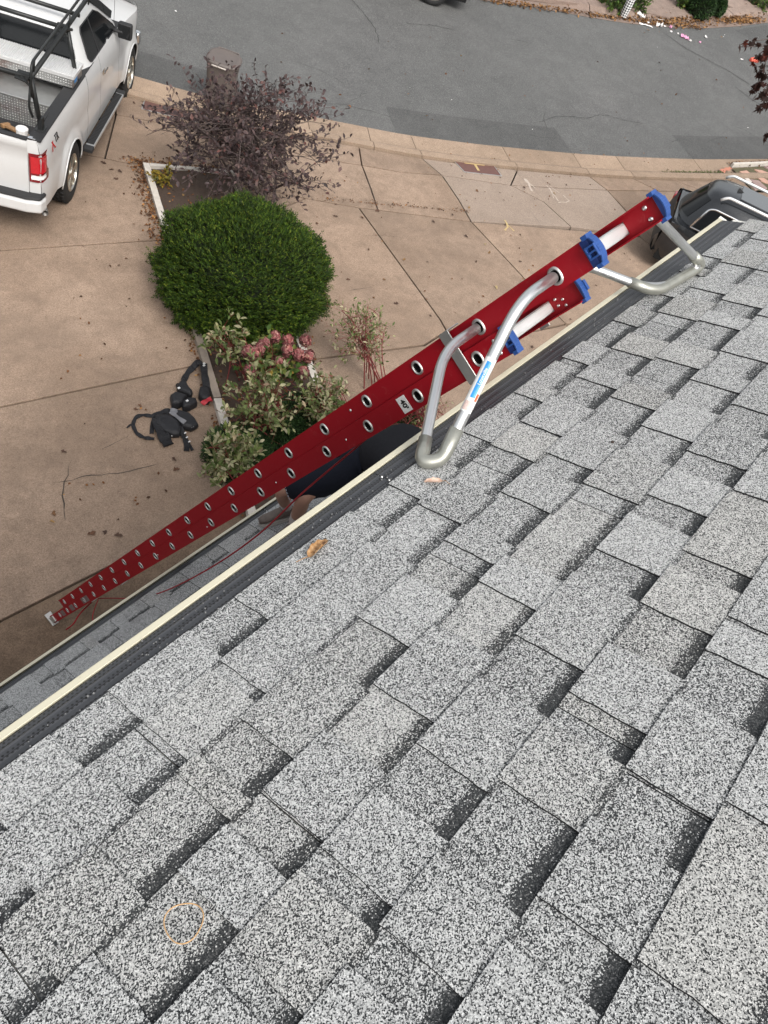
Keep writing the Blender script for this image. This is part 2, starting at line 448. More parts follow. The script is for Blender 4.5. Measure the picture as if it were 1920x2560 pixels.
for nm,(pa,pb,w0,w1) in enumerate([((250,170),(600,258),1.05,1.0),((1003,336),(1425,384),1.0,.95),((1727,398),(1920,398),.95,.9)]):
    a=idxpx(pa) if nm else 6; b_=idxpx(pb) if nm<2 else 140
    w=patch_strip(a,b_,w0,w1)
    o=MB(); k=len(w)//2
    for i in range(k): o.v+=[tuple(Z(w[i],.004)),tuple(Z(w[-1-i],.004))]
    for i in range(k-1): o.f.append([2*i,2*i+1,2*i+3,2*i+2]); o.m.append(0)
    tag(o.build('street_patch',MAT['asphalt_dark'],recalc=False,smooth=True),kind='structure')
# old utility trench far right
tag(sheet('street_patch',[(1838,75),(1919,62),(1919,120),(1875,98)],MAT['asphalt_dark'],.004,n=3),kind='structure')

# ---- concrete slabs
def slab(px,mat,parent,inset=.013,th=.08,lift=0.0,name='slab',world=None):
    P=[flat(p) for p in (world or [at(*q) for q in px])]
    c=sum(P,Vector((0,0,0)))/len(P)
    ar=sum(P[i].x*P[(i+1)%len(P)].y-P[(i+1)%len(P)].x*P[i].y for i in range(len(P)))
    if ar<0: P=P[::-1]
    Q=[]
    n=len(P)
    for i in range(n):
        a=(P[i]-P[i-1]).normalized(); b=(P[(i+1)%n]-P[i]).normalized()
        na=Vector((-a.y,a.x,0)); nb=Vector((-b.y,b.x,0)); d=(na+nb)
        d=d/max(.3,d.dot(na)) if d.length>1e-6 else na
        Q.append(P[i]+d*inset)
    m=MB(); top=[Z(q,lift) for q in Q]; m.prism([t-Vector((0,0,th)) for t in top],(0,0,th))
    # exact tops
    k=len(Q)
    o=m.build(name,mat,None); o.parent=parent
    o.matrix_parent_inverse=parent.matrix_world.inverted() if False else Matrix.Translation(-parent.location)
    b=o.modifiers.new('bevel','BEVEL'); b.width=.006; b.segments=2
    return o
drv=empty('driveway',at(200,700)); tag(drv,kind='structure')
walk=empty('sidewalk',at(1100,480)); tag(walk,kind='structure')
C_,PL=MAT['concrete'],MAT['concrete_pale']
# left driveway, house side to street
MAT['concrete_shaded']=concrete('shaded_stained_concrete',(.17,.115,.075),(.25,.175,.12),.7)  # stained; base colours darkened to stand in for the shade beside the house
slab([(-900,2006),(80,1513),(249,1428),(420,1345),(640,1205),(800,1350),(600,2000),(-900,2900)],MAT['concrete_shaded'],drv)
slab([(-900,1210),(0,1018),(486,914),(640,883),(700,1180),(420,1345),(249,1428),(80,1513),(-900,2006)],C_,drv)
slab([(-900,684),(0,626),(385,601),(560,598),(640,883),(486,914),(0,1018),(-900,1210)],C_,drv)
slab([(-900,194),(0,341),(190,381),(262,396),(344,413),(470,432),(560,598),(385,601),(0,626),(-900,684)],C_,drv)
slab([(-400,259),(0,341),(190,381),(262,396),(290,286),(0,225),(-400,142)],C_,drv)
slab([(262,396),(344,413),(470,432),(500,330),(398,307),(290,286)],C_,drv)
slab([(470,432),(764,496),(600,560),(560,598)],C_,walk)
def kline(a,b):
    i,j=near_idx(a),near_idx(b); s=1 if j>i else -1
    return [Kw[k]+(Kw[k]-Ew[k]).normalized()*.022 for k in range(i,j+s,s)]
slab(None,C_,walk,world=[*kline((328,188),(640,265)),at(640,362),at(500,330),at(398,307),at(290,286)])
slab(None,C_,walk,world=[*kline((200,148),(328,188)),at(290,286),at(0,225)])
slab(None,C_,walk,world=[*kline((640,265),(900,318)),at(905,413),at(869,408),at(640,362)])
slab(None,C_,walk,world=[*kline((900,318),(1039,343)),at(1105,438),at(1000,430),at(905,413)])
slab([(905,413),(1000,430),(1105,438),(1147,500),(1178,554),(945,525),(927,471)],C_,walk)
slab([(500,330),(640,362),(869,408),(905,413),(927,471),(945,525),(897,519),(764,496),(470,432)],C_,walk)
slab(None,PL,walk,world=[*kline((1039,343),(1240,365)),at(1277,463),at(1105,438)])
slab(None,PL,walk,world=[*kline((1240,365),(1430,384)),at(1518,475),at(1400,470),at(1277,463)])
slab([(1105,438),(1277,463),(1360,505),(1429,568),(1178,554),(1147,500)],PL,walk)
slab([(1277,463),(1400,470),(1518,475),(1569,532),(1600,590),(1429,568),(1360,505)],PL,walk)
slab(None,C_,walk,world=[*kline((1430,384),(1532,391)),at(1646,477),at(1518,475)])
slab(None,C_,walk,world=[*kline((1532,391),(1650,396)),at(1764,479),at(1646,477)])
slab(None,C_,walk,world=[*kline((1650,396),(1771,400)),at(1829,426),at(1881,476),at(1764,479)])
rdr=empty('side_driveway',at(1300,750)); tag(rdr,kind='structure')
slab([(764,496),(897,519),(1100,798),(1116,826),(1060,862),(786,898),(640,883),(560,598),(600,560)],C_,rdr)
slab([(897,519),(945,525),(1178,554),(1303,687),(1362,759),(1415,809),(1333,828),(1116,826),(1100,798)],C_,rdr)
slab([(1178,554),(1468,578),(1600,592),(1720,690),(1850,800),(1415,809),(1362,759),(1303,687)],C_,rdr)
slab([(1518,476),(1764,480),(1990,481),(2300,484),(2300,760),(1850,800),(1720,690),(1600,592),(1569,532)],C_,rdr)
slab([(786,898),(1060,864),(1116,828),(1333,829),(1415,811),(1500,900),(1300,1150),(850,1250),(700,1100)],C_,rdr)
slab([(1415,811),(1850,802),(2300,762),(2300,1100),(1500,1000),(1480,900)],C_,rdr)

# paths beyond the far curb
far=empty('far_driveways',at(1600,20)); tag(far,kind='structure')
FC=MAT['concrete_far']
soilf=sheet('verge_soil',None,MAT['soil'],.03,world=[Gk3[i] for i in range(30,135)]+[Gk3[i]+(Gk3[i]-Gw[i]).normalized()*26 for i in range(134,29,-1)]); tag(soilf,kind='structure')
def fslab(px): return slab(px,FC,far,lift=.10,th=.1)
fslab([(1180,-40),(1225,-8),(1330,3),(1440,18),(1500,8),(1450,-40),(1330,-120)])
fslab([(1545,-8),(1570,18),(1612,40),(1668,52),(1745,42),(1680,-40),(1500,-120)][:7])
fslab([(1800,18),(1880,40),(1890,30),(1860,5),(1810,5)])
fslab([(1448,-60),(1512,12),(1535,14),(1500,-60)])

# buried cable covers
MAT['cover_brown']=plain('rusty_brown_cover',(.115,.055,.045),.7,var=.25,scale=20,bump=.3)
MAT['yellow_paint']=plain('yellow_spray_paint',(.42,.31,.14),.8,var=.3,scale=40)
MAT['orange_paint']=plain('orange_marker_paint',(.42,.17,.11),.8,var=.3,scale=20)
MAT['white_chalk']=plain('white_chalk_marks',(.41,.345,.29),.9,var=.15,scale=60)
def cover(px,label,letter=True):
    P=[at(*p) for p in px]; c=sum(P,Vector())/4
    e=empty('utility_cover',c,label,'utility cover')
    o=slab(None,MAT['cover_brown'],e,world=P,inset=.02,th=.03,lift=.012,name='lid')
    fr=MB()
    for i in range(4):
        a,b=P[i],P[(i+1)%4]; d=(b-a).normalized(); nn=Vector((-d.y,d.x,0))
        if (c-a).dot(nn)<0: nn=-nn
        fr.prism([Z(a,.0),Z(b,.0),Z(b+nn*.018,.0),Z(a+nn*.018,.0)],(0,0,.010))
    f=fr.build('frame',MAT['galv'],e); f.matrix_parent_inverse=Matrix.Translation(-c)
    m=MB()
    ux=(P[3]-P[0]).normalized(); 
    if letter:
        for a,b,w in (((1160,408),(1210,414),.028),((1186,411),(1196,428),.028)):
            A,B=at(*a),at(*b); d=(B-A).normalized(); nn=Vector((-d.y,d.x,0))*w
            m.prism([Z(A-nn,.0135),Z(B-nn,.0135),Z(B+nn,.0135),Z(A+nn,.0135)],(0,0,.0015))
        l=m.build('painted_letter',MAT['yellow_paint'],e); l.matrix_parent_inverse=Matrix.Translation(-c)
cover([(1127,396),(1161,431),(1255,441),(1229,407)],'brown metal utility cover painted with a yellow T on the pale sidewalk slab')
cover([(363,243),(353,273),(496,308),(505,279)],'brown utility cover beside the curb behind the purple leaved shrub, next to the truck',False)

# thin surface marks: cracks, paint
MAT['crack']=plain('crack_dark',(.045,.035,.028),.95,var=.3)
MAT['crack_street']=plain('street_crack',(.048,.048,.046),.95,var=.3)
def ribbon(name,px,w,mat,parent,h=.003,wob=.012,cl=True):
    P=[at(*p) for p in px]; Q=[]
    for a,b in zip(P,P[1:]):
        n=max(2,int((b-a).length/.09))
        for k in range(n): Q.append(a.lerp(b,k/n)+Vector((random.gauss(0,wob),random.gauss(0,wob),0)))
    Q.append(P[-1]); m=MB(); L=len(Q)
    for i,q in enumerate(Q):
        t=(Q[min(i+1,L-1)]-Q[max(i-1,0)]).normalized(); nn=Vector((-t.y,t.x,0)); ww=w*(.5+random.random())*.5*(1 if not cl else min(1,(i+.3)/3,(L-i)/3))
        m.v+=[tuple(Z(q+nn*ww,h)),tuple(Z(q-nn*ww,h))]
    for i in range(L-1): m.f.append([2*i,2*i+1,2*i+3,2*i+2]); m.m.append(0)
    o=m.build(name,mat,parent,recalc=False)
    for p in o.data.polygons:
        if p.normal.z<0: p.flip()
    if parent: o.matrix_parent_inverse=Matrix.Translation(-parent.location)
    else: tag(o,kind='structure')
    return o
def c7(*q): return [(1000+x*.5546,y*.5546) for x,y in q]
stc=empty('street_cracks',at(1400,250)); tag(stc,kind='structure')
for pts,w in [(c7((0,540),(60,533),(200,568)),.03),(c7((650,500),(648,545),(665,590)),.022),(c7((600,555),(650,545),(700,525),(850,533),(900,518),(940,522),(1000,540),(1100,556)),.026),
  (c7((1210,650),(1240,635),(1290,630)),.02),(c7((1365,655),(1400,635),(1470,615)),.02),(c7((1165,132),(1290,220),(1480,320),(1580,385)),.05),(c7((1500,385),(1560,430),(1650,495)),.045),
  (c7((0,90),(40,108),(150,115),(250,138)),.03),(c7((490,175),(590,195)),.03),([(870,-10),(915,40),(940,75),(948,110)],.03),([(560,300),(640,232),(760,255),(860,262),(995,297)],.018),([(720,150),(800,175),(870,215)],.012),(c7((200,565),(550,607),(730,630)),.022),([(1005,300),(1060,310),(1150,322)],.014),([(862,262),(905,236),(930,230)],.012),(c7((1480,560),(1560,590),(1640,640)),.016)]:
    ribbon('crack',pts,w*.7,MAT['crack_street'],stc,h=.006)
for pts,w in [([(177,1150),(168,1190),(160,1205),(158,1240),(163,1300)],.014),([(125,1207),(160,1205),(205,1190),(300,1183),(395,1160)],.01),([(905,413),(927,471),(945,525)],.008),([(330,1080),(300,1102),(250,1125)],.008),([(1272,412),(1330,470),(1360,500)],.006),([(1330,530),(1350,560)],.006),([(900,590),(960,588),(1010,596)],.006),([(860,728),(930,718)],.008)]:
    ribbon('crack',pts,w,MAT['crack'],drv,h=.003,wob=.008)
for pts,w in [([(1255,408),(1290,410),(1250,404)],.05),([(1801,432),(1825,424)],.10),([(1000,383),(1115,396)],.03),([(1168,395),(1176,400)],.08)]:
    ribbon('paint_mark',pts,w,MAT['orange_paint'],walk,h=.05 if pts[0][0]==1801 else .004,wob=.01,cl=False)
for pts,w in [([(1375,470),(1388,492),(1396,503)],.03),([(1392,505),(1415,505),(1422,500),(1408,488)],.02),([(1375,466),(1398,482)],.02),([(1365,462),(1380,480),(1384,496)],.015),([(1310,446),(1325,462),(1330,478)],.05),([(1318,452),(1338,470)],.03)]:
    ribbon('chalk_mark',pts,w,MAT['white_chalk'],walk,h=.003,wob=.015,cl=False)
ribbon('paint_mark',[(1262,550),(1270,568),(1262,576)],.03,MAT['yellow_paint'],rdr,h=.003,wob=.006,cl=False)
ribbon('paint_mark',[(1266,560),(1285,578)],.025,MAT['yellow_paint'],rdr,h=.0035,wob=.006,cl=False)
# ------------------------------------------------------------------ the house
house=empty('house',(0,0,0),'house with grey shingle roof, black gutter guards and cream gutter edges','house')
REC={0:[(.06,-.08),(.324,.201),(.635,.513),(1.131,.999),(1.431,1.286),(1.682,1.567),(1.944,1.759),(2.255,2.072),(2.529,2.385),(2.751,2.735,0),(2.939,2.82),(3.269,3.079)],
1:[(.034,-.021),(.322,.217),(.502,.479),(1.112,.941),(1.419,1.239),(1.561,1.549,0),(1.857,1.724),(2.076,1.945),(2.392,2.202),(2.636,2.552),(2.910,2.737),(3.2,3.07)],
2:[(-.007,-.078),(.295,.134),(.437,.341),(.751,.623),(1.042,.907),(1.264,1.116),(1.469,1.397),(1.81,1.649),(2.092,1.913),(2.397,2.22),(2.589,2.487),(2.9,2.75),(3.18,3.02)],
3:[(-.15,-.3),(.191,.043),(.364,.287),(.64,.512),(.978,.827),(1.266,1.081),(1.407,1.262),(1.718,1.588),(2.018,1.88),(2.231,2.10),(2.53,2.40),(2.85,2.7),(3.15,3.02)],
4:[(-.1,-.25),(.175,.132),(.354,.311),(.588,.483),(.898,.77),(1.211,1.118),(1.452,1.367),(1.674,1.586),(1.95,1.83),(2.3,2.16),(2.62,2.5),(2.95,2.8)],
5:[(-.12,-.2),(.12,.0),(.325,.259),(.617,.456),(.84,.762),(1.117,.987),(1.314,1.257),(1.58,1.567,0),(1.9,1.76),(2.2,2.1),(2.6,2.45)],
6:[(.05,-.05),(.24,.15),(.497,.417),(.76,.652),(1.077,.944),(1.181,1.169,0),(1.5,1.4),(1.9,1.75)],
7:[(.2,.08),(.506,.494,0),(.801,.789,0),(1.1,.98),(1.4,1.3)]}
VB=[1.067,.953,.819,.680,.536,.388,.240,.094,-.048,-.19]
UR=3.425
def roofshape(name,quads,mats,parent,d,bands=None,mi=None,smi=1):
    """slabs on the roof: (u0,u1,v0,v1,h at v0,h at v1,thickness)"""
    m=MB(); uvs=[]
    for (u0,u1,v0,v1,h0,h1,t) in quads:
        p=[roofp(u0,v0,h0-t,d),roofp(u1,v0,h0-t,d),roofp(u1,v1,h1-t,d),roofp(u0,v1,h1-t,d),roofp(u0,v0,h0,d),roofp(u1,v0,h0,d),roofp(u1,v1,h1,d),roofp(u0,v1,h1,d)]
        m.hexa(p,0,smi)
    o=m.build(name,mats,parent)
    return o
def setband(o,fn):
    uv=o.data.uv_layers.new(name='band')
    for lp in o.data.loops:
        co=o.data.vertices[lp.vertex_index].co; uv.data[lp.index].uv=fn(co)
def tooth(u0,u1,v0,v1,h,t,d,parent,slices=6):
    """thick overlay tab with slightly wandering cut edges"""
    m=MB(); L=[];R=[]
    for k in range(slices+1):
        v=v0+(v1-v0)*k/slices; hh=h+.0025*k/slices
        a=u0+random.gauss(0,.0012); b=u1+random.gauss(0,.0012); L.append((a,v,hh)); R.append((b,v,hh))
    for (x,v,hh) in L: m.v+= [tuple(roofp(x,v,hh-t,d)),tuple(roofp(x,v,hh,d))]
    for (x,v,hh) in R: m.v+= [tuple(roofp(x,v,hh-t,d)),tuple(roofp(x,v,hh,d))]
    n=slices+1
    for k in range(slices):
        a=2*k; c=2*n+2*k
        m.f.append([a+1,a+3,c+3,c+1]); m.m.append(0)
        m.f.append([a,a+2,a+3,a+1]); m.m.append(1); m.f.append([c,c+1,c+3,c+2]); m.m.append(1)
    m.f.append([0,1,2*n+1,2*n]); m.f.append([2*n-2,4*n-2,4*n-1,2*n-1]); m.m+=[1,1]
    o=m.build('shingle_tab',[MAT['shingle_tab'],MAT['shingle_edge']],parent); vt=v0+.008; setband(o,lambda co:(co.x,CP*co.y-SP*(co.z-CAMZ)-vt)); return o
def lay_roof(parent,VB,REC,u0,u1,d,T=.0042,rake=False):
    for k,rec in REC.items():
        vt,vb=VB[k+1],VB[k]
        rec=sorted([(r[1],r[0],(r[2] if len(r)>2 else 1)) for r in rec])
        rec=[r for r in rec if r[0]>u0+.05 and r[1]<u1-.02]
        jit=[random.gauss(0,.002) for _ in range(9)]
        # underlying sheets about a metre long
        us=[u0]; x=u0+random.uniform(.3,1.0)
        while x<u1-.3: us.append(x); x+=random.uniform(.9,1.05)
        us.append(u1)
        for a,b in zip(us,us[1:]):
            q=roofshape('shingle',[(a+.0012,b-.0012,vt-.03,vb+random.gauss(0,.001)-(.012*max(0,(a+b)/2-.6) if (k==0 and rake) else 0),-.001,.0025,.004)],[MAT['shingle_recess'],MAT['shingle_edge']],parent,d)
            o_=q; 
            def fn(co,vt=vt):
                y=co.y; z=co.z-CAMZ; v=CP*y-SP*z; return (co.x,v-vt)
            setband(q,fn)
        # raised tabs between the recesses
        ed=u0
        for (a,b,bd) in rec+[(u1,u1,1)]:
            if a-ed>.03:
                x1=a
                if rake and a>=u1-.001: x1=u1+random.uniform(-.012,.004)
                # split long tabs at shingle ends
                tooth(ed,x1,vt-.008,vb+random.gauss(0,.0015)-(.012*max(0,(ed+x1)/2-.6) if (k==0 and rake) else 0),.0+T,T+.001,d,parent)
            ed=b
            if not bd: pass
up=empty('upper_roof'); up.parent=house
lay_roof(up,VB,REC,-1.6,UR,1.13,rake=True)
# deck and everything farther up the slope, behind the camera
m=MB(); 
for k in range(24):
    v0=-.19-.143*k; m.hexa([roofp(-11,v0-.143,-.012),roofp(UR,v0-.143,-.012),roofp(UR,v0,-.012),roofp(-11,v0,-.012),roofp(-11,v0-.143,0),roofp(UR,v0-.143,0),roofp(UR,v0,.009),roofp(-11,v0,.009)],0,1)
for k in range(9):
    v0=VB[k]; v1=VB[k+1]; m.hexa([roofp(-11,v1,-.012),roofp(-1.6,v1,-.012),roofp(-1.6,v0,-.012),roofp(-11,v0,-.012),roofp(-11,v1,0),roofp(-1.6,v1,0),roofp(-1.6,v0,.009),roofp(-11,v0,.009)],0,1)
o=m.build('upper_shingle_courses',[MAT['shingle'],MAT['shingle_edge']],up); o['kind']='stuff'
m=MB(); m.hexa([roofp(-11,-3.6,-.16),roofp(UR-.03,-3.6,-.16),roofp(UR-.03,1.06,-.16),roofp(-11,1.06,-.16),roofp(-11,-3.6,-.0125),roofp(UR-.03,-3.6,-.0125),roofp(UR-.03,1.06,-.0125),roofp(-11,1.06,-.0125)])
rg=roofp(0,-3.62,0); m.axbox((-11,rg.y-4.6,rg.z-2.45),(14.4,0,0),(0,4.6,2.3),(0,-.05,.12))
m.build('roof_deck',MAT['white_trim'],up)
m=MB(); m.hexa([roofp(UR-.028,-3.6,-.15),roofp(UR-.006,-3.6,-.15),roofp(UR-.006,1.10,-.15),roofp(UR-.028,1.10,-.15),roofp(UR-.028,-3.6,-.009),roofp(UR-.006,-3.6,-.009),roofp(UR-.006,1.10,-.009),roofp(UR-.028,1.10,-.009)])
m.build('rake_board',MAT['white_trim'],up)

def gutter(parent,d,vg0,vg1,vl0,vl1,ua,ub,holes,drop,joins):
    """cream K-style gutter with a black guard; the guard is in lengths that butt at the joins"""
    g=empty('gutter'); g.parent=parent
    # trough
    m=MB()
    A=[roofp(0,vl1,.000,d),roofp(0,vl0,.000,d)]
    y1,z1=A[0].y,A[0].z; y0,z0=A[1].y,A[1].z; yb=roofp(0,vg0,0,d).y-.03
    outer=[(y1,z1),(y1,z1-.022),(y1-.012,z1-.03),(y1-.02,z1-.075),(y1-.045,z1-.11),(y1-.05,z1-.125),(yb,z1-.125),(yb,z1-.02)]
    inner=[(yb+.003,z1-.02),(yb+.003,z1-.121),(y1-.053,z1-.121),(y1-.048,z1-.108),(y1-.024,z1-.075),(y1-.018,z1-.03),(y0,z0-.018),(y0,z0)]
    loop=outer+inner
    n=len(loop); k=len(m.v)
    for u in (ua,ub): m.v+=[(u,y,z) for y,z in loop]
    for i in range(n):
        j=(i+1)%n; m.f.append([i,j,n+j,n+i]); m.m.append(0)
    m.build('trough',MAT['cream'],g,bevel=.0015)
    e=MB()
    for u,s in ((ub,1),(ua,-1)):
        pts=[(u,y,z) for y,z in outer]; e.prism(pts,(s*.004,0,0))
    # small folded return at the visible end
    e.axbox((ub+.004,y1-.06,z1-.012),(.02,0,0),(0,.062,-.002),(0,0,.014))
    e.build('end_cap',MAT['white_trim'],g)
    # guard lengths
    js=[ua]+joins+[ub-.006]
    ribs=5 if holes else 2
    for a,b in zip(js,js[1:]):
        m=MB(); prof=[]; nn=24 if holes else 12
        for i in range(nn+1):
            t=i/nn; v=vg0+(vg1-vg0)*t
            h=(-.001-.003*t) if holes else (-.004-.004*t)
            if holes: h+= .0018*(1 if (i%5==0) else 0)
            else: h+=(.004 if i in (4,8) else 0)-.004*t
            prof.append((v,h))
        prof.append((vg1+.001,-.03))
        for u in (a+.001,b-.001):
            for v,h in prof: m.v.append(tuple(roofp(u,v,h,d)))
        L=len(prof)
        for i in range(L-1): m.f.append([i,i+1,L+i+1,L+i]); m.m.append(0)
        o=m.build('gutter_guard',MAT['guard' if holes else 'guard_plain'],g,recalc=False)
        uv=o.data.uv_layers.new(name='band')
        for lp in o.data.loops:
            co=o.data.vertices[lp.vertex_index].co; v=CP*co.y-SP*(co.z-CAMZ); uv.data[lp.index].uv=(co.x,(v-vg0)/(vg1-vg0)*12)
        sb=MB(); u=b
        if b<ub-.05:
            sb.axbox(roofp(u-.004,vg0,-.007,d),(.008,0,0),roofp(u,vg1,-.013,d)-roofp(u,vg0,-.007,d),roofp(u,vg0,.003,d)-roofp(u,vg0,0,d)); sb.build('seam',MAT['shingle_edge'],g)
            for t in (.2,.45,.7):
                q=roofp(u-.002,vg0+(vg1-vg0)*t,-.002,d); sc=MB(); sc.lathe(q,(0,SP,CP),[(.0,.0035),(.003,.003),(.0035,0)],10); sc.build('screw',MAT['alu'],g,smooth=True)
    return g
gutter(house,1.13,1.030,1.1285,1.131,1.150,-11,3.385,True,.12,[-3.2,-.07,1.155])
# lower roof over the porch
lo=empty('lower_roof'); lo.parent=house
D2=3.45; VL=[3.756,3.628,3.487,3.344,3.20]+[3.2-.143*i for i in range(1,12)]
r2=random.Random(5); REC2={}
def lpx(px,py): return roofpx(px,py,D2)[0]
known=[lpx(658,1331),lpx(578,1384),lpx(479,1452),lpx(380,1521),lpx(301,1574),lpx(227,1627),lpx(137,1688),lpx(20,1765)]
REC2[0]=[(u,u-r2.uniform(.09,.17)) for u in known]+[(3.2,3.06),(3.55,3.42),(.25,.12),(-.1,-.2),(-.5,-.6),(-.9,-1.05)]
for k in range(1,14): 
    x=-1.4+r2.uniform(0,.3); L=[]
    while x<3.9: w=r2.uniform(.08,.18); L.append((x+w,x)); x+=w+r2.uniform(.12,.28)
    REC2[k]=L
lay_roof(lo,VL,{k:REC2[k] for k in (0,1,2)},-1.6,3.95,D2,T=.0045)
m=MB()
for k in range(3):
    v1=VL[k]; v0=VL[k+1]; m.hexa([roofp(-11,v0,-.0105,D2),roofp(-1.6,v0,-.0105,D2),roofp(-1.6,v1,-.0105,D2),roofp(-11,v1,-.0105,D2),roofp(-11,v0,0,D2),roofp(-1.6,v0,0,D2),roofp(-1.6,v1,.009,D2),roofp(-11,v1,.009,D2)],0,1)
for k in range(3,14):
    v1=VL[k]; v0=v1-.143; m.hexa([roofp(-11,v0,-.01,D2),roofp(3.95,v0,-.01,D2),roofp(3.95,v1,-.01,D2),roofp(-11,v1,-.01,D2),roofp(-11,v0,0,D2),roofp(3.95,v0,0,D2),roofp(3.95,v1,.009,D2),roofp(-11,v1,.009,D2)],0,1)
o=m.build('lower_shingle_courses',[MAT['shingle'],MAT['shingle_edge']],lo); o['kind']='stuff'
m=MB(); m.hexa([roofp(-11,1.7,-.16,D2),roofp(3.92,1.7,-.16,D2),roofp(3.92,3.74,-.16,D2),roofp(-11,3.74,-.16,D2),roofp(-11,1.7,-.011,D2),roofp(3.92,1.7,-.011,D2),roofp(3.92,3.74,-.011,D2),roofp(-11,3.74,-.011,D2)])
m.build('roof_deck',MAT['white_trim'],lo)
gutter(lo,D2,3.735,3.817,3.820,3.843,-11,3.93,False,.12,[-.4,2.70])
# walls
w=MB(); e0=roofp(0,1.06,0); e2=roofp(0,3.74,0,D2)
for z in np.arange(2.6,5.35,.12):
    w.axbox((-11,-.1,z),(14.25,0,0),(0,.018,0),(0,0,.114))
w.axbox((-11,-8,-1.2),(14.25,0,0),(0,7.9,0),(0,0,6.5)); w.build('upper_wall',MAT['siding'],house)
w=MB()
for z in np.arange(-.3,1.95,.12): w.axbox((-11,1.42,z),(14.6,0,0),(0,.018,0),(0,0,.114))
w.axbox((-11,0,-1.0),(14.6,0,0),(0,1.42,0),(0,0,3.1)); w.build('lower_wall',MAT['siding'],house)
w=MB(); w.axbox((-11,-.1,e0.z-.19),(14.4,0,0),(0,e0.y+.05,0),(0,0,.012)); w.build('soffit',MAT['white_trim'],house)

# ------------------------------------------------------------------ extension ladder
LX=Vector((1.0,0.018,0.012)).normalized()
LD=Vector((-.0190,.3990,-.9167)).normalized(); LX=(LX-LD*LX.dot(LD)).normalized()
LW=LD.cross(LX); LW=LW if LW.y>0 else -LW
LP=Vector((1.708,.7151,CAMZ-1.777))
ladm=Matrix((( LX.x,LW.x,-LD.x,0),(LX.y,LW.y,-LD.y,0),(LX.z,LW.z,-LD.z,0),(0,0,0,1)))
SF=5.88
lad_origin=LP+LD*SF+LX*.2
lad=empty('extension_ladder',None,'long red fibreglass extension ladder with blue end caps leaning against the gutter','ladder',mat=Matrix.Translation(lad_origin)@ladm)
bpy.context.view_layer.update()
LINV=lad.matrix_world.inverted()
def L_(a,s,w):
    """ladder point in ladder space: a across from the near rail, s down from the reference rung, w away from the house"""
    return LINV@(LP+LX*a+LD*s+LW*w)
def lvec(a,s,w): return L_(a,s,w)-L_(0,0,0)
def rail(a0,sgn,s0,s1,w,wd=.078,holes=(),fl=.030):
    """fibreglass channel; the web is left open where the rungs pass through"""
    m=MB(); t=.004; cur=s0; hs=sorted(h for h in holes if s0+.03<h<s1-.03)
    for h in hs+[None]:
        e=s1 if h is None else h-.0165
        m.axbox(L_(a0,cur,w-wd/2),lvec(sgn*t,0,0),lvec(0,e-cur,0),lvec(0,0,wd))
        if h is None: break
        cur=h+.0165
        m.axbox(L_(a0,e,w-wd/2),lvec(sgn*t,0,0),lvec(0,cur-e,0),lvec(0,0,wd/2-.0195)); m.axbox(L_(a0,e,w+.0195),lvec(sgn*t,0,0),lvec(0,cur-e,0),lvec(0,0,wd/2-.0195))
    m.axbox(L_(a0+sgn*t,s0,w-wd/2),lvec(sgn*fl,0,0),lvec(0,s1-s0,0),lvec(0,0,t))
    m.axbox(L_(a0+sgn*t,s0,w+wd/2-t),lvec(sgn*fl,0,0),lvec(0,s1-s0,0),lvec(0,0,t))
    return m.build('rail',MAT['red'],lad)
HB=[.3048*i for i in range(-1,19)]; HF=[-.67+.3048*i for i in range(20)]
WF=.0765; FX=.008; FW=.385; BW=.415
sF0=-.67-.125; sF1=5.27
rail(0,1,-.44,SF-.05,0,holes=HB); rail(BW,-1,-.44,SF-.05,0,holes=HB)
rail(FX,1,sF0,sF1,WF,.074,holes=HF); rail(FX+FW,-1,sF0,sF1,WF,.074,holes=HF)
def rung(s,w,a0,a1,tubeend=True):
    m=MB(); n=18; 
    # D-shaped tube with a ribbed top: rounded box section
    def sec(a,sc=1.0):
        pts=[]
        for j in range(n):
            t=2*math.pi*j/n; c,sn=math.cos(t),math.sin(t)
            r=1/(abs(c)**2.6+abs(sn)**2.6)**(1/2.6)
            pts.append(L_(a,s+.0165*sc*r*sn,w+.0195*sc*r*c))
        return pts
    A=[sec(a0-.002),sec(a1+.002),sec(a0-.002,.86),sec(a0+.05,.86),sec(a1+.002,.86),sec(a1-.05,.86)]
    for q in A: m.v+=[tuple(p) for p in q]
    def ring(i,j,mi=0):
        for k in range(n): m.f.append([i*n+k,i*n+(k+1)%n,j*n+(k+1)%n,j*n+k]); m.m.append(mi)
    ring(0,1); ring(0,2); ring(2,3,1); ring(1,4); ring(4,5,1)
    m.f.append([3*n+k for k in range(n)]); m.f.append([5*n+k for k in range(n)]); m.m+=[1,1]
    for k in range(7):
        ww=w-.0135+.0045*k; m.axbox(L_(a0+.012,s-.0182,ww),lvec(a1-a0-.024,0,0),lvec(0,.003,0),lvec(0,0,.0016))
    o=m.build('rung',[MAT['alu_bright'],MAT['dark_in']],lad,smooth=False)
    # swaged collars on both faces
    for a,sg in ((a0,-1),(a1,1)):
        f=MB(); N2=24; prof=[(.84,.0),(.93,.004),(1.08,.0045),(1.17,.0025),(1.28,.0)]
        for (r,h) in prof:
            for j in range(N2):
                t=2*math.pi*j/N2; c,sn=math.cos(t),math.sin(t); q=1/(abs(c)**2.4+abs(sn)**2.4)**(1/2.4)
                f.v.append(tuple(L_(a+sg*h,s+.0165*r*q*sn,w+.0195*r*q*c)))
        for i in range(4):
            for j in range(N2): f.f.append([i*N2+j,i*N2+(j+1)%N2,(i+1)*N2+(j+1)%N2,(i+1)*N2+j]); f.m.append(0)
        f.build('collar',MAT['galv'],o,smooth=True)
    return o
for i in range(-1,20):
    s=.3048*i
    if s<SF-.12: rung(s,0,0,BW)
